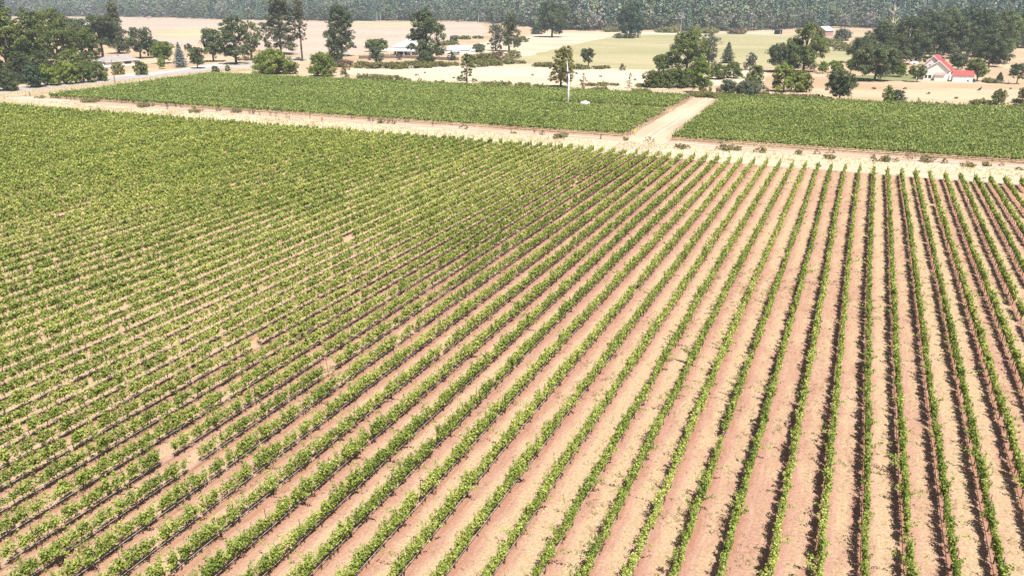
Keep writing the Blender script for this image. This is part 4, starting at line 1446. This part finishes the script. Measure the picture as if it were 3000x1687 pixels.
# ------------------------------------------------------------------ poles, posts, wires
def pole(u, v, vtop, label, r=0.14, arm=True, grp=None, can=False, mat='wood'):
    x, y = at(u, v)
    h = height_to(x, y, vtop)
    z0 = hillz(x, y)
    o = thing('utility_pole', label, 'utility pole', (x, y, z0), 0, grp)
    p = MB()
    p.tube([(0, 0, -0.1), (0, 0, h)], [r * 1.2, r * 0.8], 8)
    p.build('shaft', M[mat], o)
    if arm:
        p = MB()
        p.box(-1.1, 1.1, -0.07, 0.07, h - 0.9, h - 0.74)
        p.build('crossarm', M[mat], o)
    if can:
        p = MB()
        p.tube([(0.4, -0.3, h * 0.62), (0.4, -0.3, h * 0.62 + 1.3)], 0.38, 10)
        p.build('transformer', M['white'], o)
    return o, (x, y, h + z0)


pole(338, 248, 176, 'slim wooden utility pole beside the road, before the grey-roofed house', 0.17, False, 'utility poles')
pole(2824, 172, 111, 'pale utility pole with a white transformer above the farmhouse garage', 0.2, True, 'utility poles', True, 'galv')
pole(846, 62, 32, 'thin pole at the edge of the far hill forest, behind the slim pine', 0.35, False, 'utility poles', mat='deadwood')
pole(1105, 64, 35, 'thin pole left of the pale stump tree at the far forest edge', 0.3, False, 'utility poles', mat='deadwood')
pole(1402, 70, 40, 'thin pole at the far forest edge, above the greenhouse hoops', 0.3, False, 'utility poles', mat='deadwood')
pole(1994, 98, 62, 'thin pole at the forest edge beyond the top of the meadow', 0.22, False, 'utility poles', mat='deadwood')
FPOST = [(12, 288, 268), (77, 284, 264), (304, 262, 240), (330, 256, 244), (1812, 272, 257), (2057, 288, 270), (2492, 300, 276), (490, 228, 216)]
for u, v, t in FPOST:
    x, y = at(u, v)
    h = height_to(x, y, t)
    p = MB()
    p.tube([(0, 0, -0.05), (0.05, 0, h)], [0.07, 0.06], 6)
    o = p.build('fence_post', M['wood'], None, (x, y, 0))
    tag(o, 'thin weathered fence post standing alone on a dry grass verge', 'fence post', 'lone fence posts')
# yellow marker by the lane
x, y = at(1860, 396)
YM = thing('marker_post', 'yellow marker post at the corner of the field lane', 'marker', (x, y, 0))
p = MB()
p.tube([(0, 0, -0.02), (0, 0, 1.4)], 0.07, 8)
p.build('post', M['wood'], YM)
p = MB()
p.box(-0.22, 0.22, -0.10, -0.07, 0.75, 1.75)
p.build('plate', M['yellowpaint'], YM)
# end post of the right block with a wire fence feel: grey corral right of the garage
cp = [at(2878, 240), at(2900, 226), at(2930, 228), at(2952, 246)]
WF = thing('wire_fence', 'leaning posts and rails of a small pen right of the garage', 'fence', (cp[0][0], cp[0][1], 0))
for i in range(9):
    f_ = i / 8
    a_ = at(2882 + 70 * f_, 242 + 6 * f_)
    p = MB()
    X, Y = a_[0] - cp[0][0], a_[1] - cp[0][1]
    p.tube([(X, Y, -.05), (X + rnd.uniform(-.5, .5), Y, rnd.uniform(1.2, 2.1))], 0.09, 5)
    p.build('post', M['wood'], WF)
p = MB()
a0, a1 = at(2882, 242), at(2952, 248)
for z in (0.6, 1.1):
    p.tube([(a0[0] - cp[0][0], a0[1] - cp[0][1], z), (a1[0] - cp[0][0], a1[1] - cp[0][1], z)], 0.05, 4)
p.build('rail', M['galv'], WF)


# ------------------------------------------------------------------ vehicles
def car(u, v, rz, paint, label):
    x, y = at(u, v)
    o = thing('parked_car', label, 'car', (x, y, 0), rz)
    prof = [(-2.25, 0.35), (2.25, 0.35), (2.3, 0.75), (2.1, 0.98), (1.1, 1.05), (0.45, 1.55), (-1.3, 1.58), (-2.0, 1.08), (-2.28, 0.95)]
    b = MB()
    n = len(prof)
    A = [(p[0], -0.88 * (0.86 if p[1] > 1.2 else 1), p[1]) for p in prof]
    B = [(p[0], 0.88 * (0.86 if p[1] > 1.2 else 1), p[1]) for p in prof]
    b.poly(A[::-1] if False else A)
    b.poly(B[::-1])
    for i in range(n):
        j = (i + 1) % n
        b.poly([A[j], A[i], B[i], B[j]])
    b.build('body', M[paint], o)
    g = MB()
    for sy in (-1, 1):
        yy = sy * 0.835
        g.box(-1.55, 0.75, min(yy, yy + sy * .03), max(yy, yy + sy * .03), 1.1, 1.46)
    g.box(0.55, 1.0, -0.7, 0.7, 1.12, 1.42)
    g.build('window', M['glass'], o)
    for sx in (-1.4, 1.45):
        for sy in (-0.92, 0.72):
            w = MB()
            w.tube([(sx, sy, 0.34), (sx, sy + 0.2, 0.34)], 0.34, 14)
            wo = w.build('wheel', M['tyre'], o)
            rm = MB()
            rm.tube([(sx, sy - 0.02 if sy < 0 else sy + 0.18, 0.34), (sx, sy + 0.02 if sy < 0 else sy + 0.22, 0.34)], 0.2, 10)
            rm.build('rim', M['galv'], wo)


car(2846, 241, R(15), 'carpaint', 'dark car parked under the tree beside the garage')
car(2838, 239, R(18), 'carwhite', 'pale car behind the dark car under the garage tree')
car(874, 176, R(95), 'carwhite', 'white car on the road beside the slim pine')
x, y = at(2676, 196)
CV = thing('camper', 'white rounded camper parked left behind the farmhouse', 'camper', (x, y, 0), R(10))
p = MB()
p.ball((0, 0, 1.7), (2.4, 1.1, 1.25), 18, 12)
p.build('shell', M['white'], CV, smooth=True)
for sy in (-1.0, 0.8):
    w = MB()
    w.tube([(0, sy, 0.35), (0, sy + .2, .35)], .36, 12)
    w.build('wheel', M['tyre'], CV)
w = MB()
w.box(-0.6, 0.6, -1.13, -1.02, 1.6, 2.1)
w.build('window', M['glass'], CV)

# ------------------------------------------------------------------ animals
x, y = at(2870, 268)
p = MB()
K = 1.0
p.tube([(-1.15, 0, 0.30), (-0.75, 0, 0.50), (-0.35, 0, 0.72), (0.05, 0, 1.0), (0.25, 0, 1.28), (0.32, 0, 1.48), (0.36, 0, 1.66), (0.33, 0, 1.80)],
       [0.05, 0.14, 0.33, 0.40, 0.30, 0.17, 0.19, 0.09], 12)
p.tube([(0.36, 0, 1.66), (0.52, 0, 1.63), (0.70, 0, 1.55)], [0.09, 0.07, 0.015], 8)
for sy in (-1, 1):
    p.tube([(0.22, sy * 0.30, 1.12), (-0.25, sy * 0.40, 0.82), (-0.85, sy * 0.24, 0.42)], [0.12, 0.17, 0.03], 8)
    p.tube([(0.0, sy * 0.16, 0.72), (0.05, sy * 0.16, 0.35), (0.02, sy * 0.16, 0.0)], [0.10, 0.05, 0.04], 7)
    p.tube([(0.0, sy * 0.16, 0.02), (0.25, sy * 0.18, 0.02)], [0.045, 0.02], 6)
o = p.build('bird', M['black'], None, (x, y, 0), smooth=True)
tag(o, 'black bird standing upright in the dry field below the farmhouse', 'bird')
x, y = at(2110, 116)
p = MB()
p.tube([(-1.15, 0, 1.15), (-1.0, 0, 1.1), (-0.5, 0, 1.0), (0.1, 0, 0.98), (0.7, 0, 1.05), (1.0, 0, 1.15), (1.3, 0, 1.32), (1.5, 0, 1.3), (1.85, 0, 1.12)], [0.10, 0.30, 0.42, 0.45, 0.42, 0.32, 0.20, 0.18, 0.10], 12)
for sx in (-0.85, 0.75):
    for sy in (-0.24, 0.24):
        p.tube([(sx, sy, 0.9), (sx + (0.10 if sx < 0 else -0.02), sy, 0.48), (sx, sy, 0.0)], [0.16, 0.08, 0.06], 7)
p.tube([(-1.2, 0, 1.3), (-1.32, 0, 0.9), (-1.3, 0, 0.5)], [0.05, 0.03, 0.05], 6)
for sy in (-1, 1):
    p.tube([(1.42, sy * 0.12, 1.42), (1.38, sy * 0.34, 1.40)], [0.06, 0.02], 5)
o = p.build('cow', M['black'], None, (x, y, 0), smooth=True)
o.rotation_euler = (0, 0, R(200))
tag(o, 'tiny black cow grazing alone in the green meadow', 'cow')

# fallen brush under the meadow tree
plant('brush_heap', 'low', 1830, 113, 70, 102, 'oak', 'dark heap of fallen brush under the big meadow tree', 'brush', nb=14)

# ------------------------------------------------------------------ dry weeds and grasses
def blades(P, hgt, rng, nbl, mat, name, label, lean=0.5, wid=0.05):
    n = len(P)
    idx = np.repeat(np.arange(n), nbl)
    m = len(idx)
    a = rng.uniform(0, 2 * math.pi, m)
    h = hgt[idx] * rng.uniform(0.5, 1.15, m)
    l = rng.uniform(0.1, lean, m) * h
    b = np.stack([P[idx, 0] + rng.normal(0, 0.09, m), P[idx, 1] + rng.normal(0, 0.09, m), np.full(m, 0.01)], 1)
    tip = b + np.stack([np.cos(a) * l, np.sin(a) * l, h], 1)
    sd = np.stack([-np.sin(a), np.cos(a), np.zeros(m)], 1) * (wid * hgt[idx] / 0.3)[:, None]
    mid = b * 0.45 + tip * 0.55 + np.array([0, 0, 0.05]) * h[:, None]
    V = np.empty((m, 4, 3))
    V[:, 0], V[:, 1], V[:, 2], V[:, 3] = b, mid + sd, tip, mid - sd
    F = np.arange(m * 4).reshape(m, 4)
    T = np.clip(rng.normal(0.5, 0.22, m), 0, 1)
    link(name, mesh_from(name, V.reshape(-1, 3), F, [M[mat]], T), kind='stuff', label=label, category='grass')


rg = np.random.default_rng(5)
n = 26000
X = rg.uniform(-75, 34, n)
Y = rg.uniform(20, 125, n)
fr = ((X - ROW_X0) / ROW_S) % 1.0
al = np.floor((X - ROW_X0) / ROW_S)
pr2 = 0.30 + 0.9 * (vnoise(X + 300, Y, 5, 21) - 0.45) + 0.4 * np.exp(-((fr - 0.5) / 0.2) ** 2)
d2 = np.hypot(X, Y)
keep = (rg.random(n) < pr2) & (d2 < 125)
P = np.stack([X, Y], 1)[keep]
blades(P, rg.uniform(0.06, 0.20, len(P)), rg, 9, 'weed', 'dry_weeds', 'short dry weeds scattered between the vine rows', 1.2, 0.022)
n = 900
cx_ = rg.uniform(-60, 30, n)
cy_ = rg.uniform(25, 110, n)
k = (vnoise(cx_ + 300, cy_, 8, 31) > 0.62)
cx_, cy_ = cx_[k], cy_[k]
P = np.stack([np.repeat(cx_, 9) + rg.normal(0, .45, len(cx_) * 9), np.repeat(cy_, 9) + rg.normal(0, .6, len(cx_) * 9)], 1)
blades(P, rg.uniform(0.12, 0.34, len(P)), rg, 9, 'straw', 'straw_tufts', 'bleached straw tufts in patches between the vine rows', 1.1, 0.022)
n = 26000
X = rg.uniform(-300, 70, n)
Y = rg.uniform(191, 201, n)
k = rg.random(n) < 0.05 + 0.55 * vnoise(X + 400, Y, 4, 41)
P = np.stack([X, Y], 1)[k]
blades(P, rg.uniform(0.12, 0.42, len(P)), rg, 4, 'palestraw', 'dry_grass', 'tall bleached grass on the strip along the dirt track', 0.9, 0.05)
n = 9000
X = rg.uniform(-316, -296, n)
Y = rg.uniform(190, 345, n)
P = np.stack([X, Y], 1)
blades(P, rg.uniform(0.12, 0.4, n), rg, 3, 'palestraw', 'dry_grass', 'bleached grass on the verge between the road and the far left block', 0.9, 0.06)

# ------------------------------------------------------------------ hill forest
FPROTO = []


def fproto(fn, mat, **kw):
    _seed[0] += 1
    rng = np.random.default_rng(_seed[0])
    V, F, T, tb = fn(rng)
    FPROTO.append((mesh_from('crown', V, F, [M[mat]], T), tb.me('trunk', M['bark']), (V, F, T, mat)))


for q in range(3):
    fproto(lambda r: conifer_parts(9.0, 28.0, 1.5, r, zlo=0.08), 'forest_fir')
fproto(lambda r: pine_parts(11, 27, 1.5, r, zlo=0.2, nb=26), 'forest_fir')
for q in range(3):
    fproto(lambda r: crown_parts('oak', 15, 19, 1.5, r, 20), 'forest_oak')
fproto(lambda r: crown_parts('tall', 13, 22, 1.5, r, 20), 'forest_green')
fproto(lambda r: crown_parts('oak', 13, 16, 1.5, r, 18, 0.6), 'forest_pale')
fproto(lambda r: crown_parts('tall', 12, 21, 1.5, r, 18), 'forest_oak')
FLAB = ['dark pointed fir at the front of the hazy hill forest'] * 3 + ['tall ragged pine at the front of the hazy hill forest'] + ['rounded dark oak at the front of the hazy hill forest'] * 3 + \
       ['tall green broadleaf tree at the front of the hazy hill forest', 'thin greyish tree at the front of the hazy hill forest', 'tall dark broadleaf tree at the front of the hazy hill forest']
FG = 'trees at the front of the hill forest'
rf_ = np.random.default_rng(99)
a0, a1 = _fa[2] - 0.03, math.atan2(*at(3040, 115))
cnt = 290
WT = np.array([.07, .07, .07, .06, .13, .13, .12, .12, .13, .10])


def species(x, y):
    f = float(vnoise(np.array([x + 3000.0]), np.array([y + 500.0]), 95.0, 61)[0])
    g = float(vnoise(np.array([x + 3000.0]), np.array([y + 500.0]), 60.0, 62)[0])
    w = WT.copy()
    w[:4] *= 0.25 + 3.2 * max(0, f - 0.35)
    w[8] *= 0.2 + 5.0 * max(0, g - 0.5)
    w[7] *= 0.3 + 3.0 * max(0, 0.55 - g)
    return int(rf_.choice(10, p=w / w.sum()))


for i in range(cnt):
    a = a0 + (a1 - a0) * (i + rf_.uniform(0, 1)) / cnt
    r = edge_r(a) + rf_.uniform(2, 46)
    x, y = r * math.sin(a), r * math.cos(a)
    q = species(x, y)
    s = rf_.uniform(0.6, 1.5) * (1.12 if a < -0.55 else 0.92)
    root = thing('forest_tree', FLAB[q], 'tree', (x, y, hillz(x, y) - 0.2), rf_.uniform(0, 6.28), FG)
    link('crown', FPROTO[q][0], root)
    link('trunk', FPROTO[q][1], root)
    root.scale = (s * rf_.uniform(0.85, 1.15), s * rf_.uniform(0.85, 1.15), s)

# the mass of forest behind them: one object, a light version of each kind
LIGHT = []
for q in range(10):
    rng = np.random.default_rng(3000 + q)
    if q < 3:
        V, F, T, _ = conifer_parts(9.0, 28.0, 2.6, rng, zlo=0.10)
        mi = 0
    elif q == 3:
        V, F, T, _ = pine_parts(11, 27, 2.3, rng, 0.2, 20)
        mi = 1
    else:
        V, F, T, _ = crown_parts('oak' if q % 2 else 'tall', 14, 20, 2.4, rng, 14)
        mi = [2, 2, 4, 3, 4, 2][q - 4]
    tb = MB()
    tb.tube([(0, 0, -1), (0, 0, 15)], [0.45, 0.2], 4, cap=False)
    LIGHT.append((V, F, T, mi))
Vs, Fs, Ts, Ms = [], [], [], []
nv = 0
NF = 3600
for i in range(NF):
    a = a0 - 0.05 + (a1 - a0 + 0.16) * rf_.random()
    dd = 40 + 620 * rf_.random() ** 1.6
    r = edge_r(a) + dd
    x, y = r * math.sin(a), r * math.cos(a)
    q = species(x, y)
    V, F, T, mi = LIGHT[q]
    if dd > 200:
        sel = rf_.random(len(F)) < 0.55
    else:
        sel = rf_.random(len(F)) < 0.8
    s = rf_.uniform(0.75, 1.6)
    th = rf_.uniform(0, 6.28)
    c_, s_ = math.cos(th) * s, math.sin(th) * s
    VV = V.reshape(-1, 4, 3)[sel].reshape(-1, 3)
    W = np.stack([VV[:, 0] * c_ - VV[:, 1] * s_ + x, VV[:, 0] * s_ + VV[:, 1] * c_ + y, VV[:, 2] * s + hillz(x, y)], 1)
    k = sel.sum()
    Vs.append(W.astype(np.float32))
    Fs.append(np.arange(k * 4).reshape(k, 4) + nv)
    Ts.append(np.clip(0.42 + (T[sel] - 0.42) * 0.6 + rf_.normal(0, 0.20), 0, 1))
    Ms.append(np.full(k, mi))
    nv += k * 4
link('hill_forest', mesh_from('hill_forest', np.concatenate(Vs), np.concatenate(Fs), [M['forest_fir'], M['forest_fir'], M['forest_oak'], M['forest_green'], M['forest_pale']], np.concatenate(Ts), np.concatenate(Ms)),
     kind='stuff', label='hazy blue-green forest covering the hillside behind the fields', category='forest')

# pale trunks showing in the forest edge
# ------------------------------------------------------------------ haze
mh, th_ = newmat('haze_air')
pv = th_.n('ShaderNodeVolumePrincipled')
pv.inputs['Color'].default_value = (0.76, 0.89, 1.0, 1)
pv.inputs['Density'].default_value = 0.00020
pv.inputs['Anisotropy'].default_value = 0.2
oo = th_.n('ShaderNodeOutputMaterial')
th_.t.links.new(pv.outputs[0], oo.inputs['Volume'])
hb = MB()
hb.box(-4400, 4400, -4400, 4400, -1.0, 330.0)
hb.build('haze', mh, kind='stuff', label='thin blue summer haze over the whole valley', category='haze')

# ------------------------------------------------------------------ light, world, camera
EL, AZ = R(60), R(42)
sv = Vector((math.cos(EL) * math.cos(AZ), -math.cos(EL) * math.sin(AZ), math.sin(EL)))
ld = bpy.data.lights.new('sun', 'SUN')
ld.energy = 5.0
ld.angle = R(0.53)
ld.color = (1.0, 0.955, 0.885)
lo = bpy.data.objects.new('sun', ld)
COL.objects.link(lo)
lo.rotation_euler = sv.to_track_quat('Z', 'Y').to_euler()
W = bpy.data.worlds.new('World')
S.world = W
W.use_nodes = True
wt = W.node_tree
sky = wt.nodes.new('ShaderNodeTexSky')
sky.sky_type = 'NISHITA'
sky.sun_disc = False
sky.sun_elevation = EL
sky.sun_rotation = math.atan2(sv.x, sv.y)
sky.dust_density = 1.6
sky.air_density = 0.3
bg = wt.nodes['Background']
wt.links.new(sky.outputs[0], bg.inputs[0])
bg.inputs[1].default_value = 0.05

cd = bpy.data.cameras.new('camera')
cam = bpy.data.objects.new('camera', cd)
COL.objects.link(cam)
cd.sensor_width = 36.0
cd.lens = 36.0 * FPX / 3000.0
cd.clip_start = 0.5
cd.clip_end = 9000
cam.location = (0, 0, CAMH)
cam.rotation_euler = (math.pi / 2 - PITCH, 0, YAW)
S.camera = cam

S.view_settings.view_transform = 'Standard'
S.view_settings.look = 'None'
S.view_settings.exposure = 1.12
S.render.filter_size = 1.0
S.view_settings.gamma = 1.0
S.cycles.max_bounces = 6
S.cycles.diffuse_bounces = 3
S.cycles.transmission_bounces = 3
S.cycles.volume_bounces = 0
S.cycles.use_denoising = False
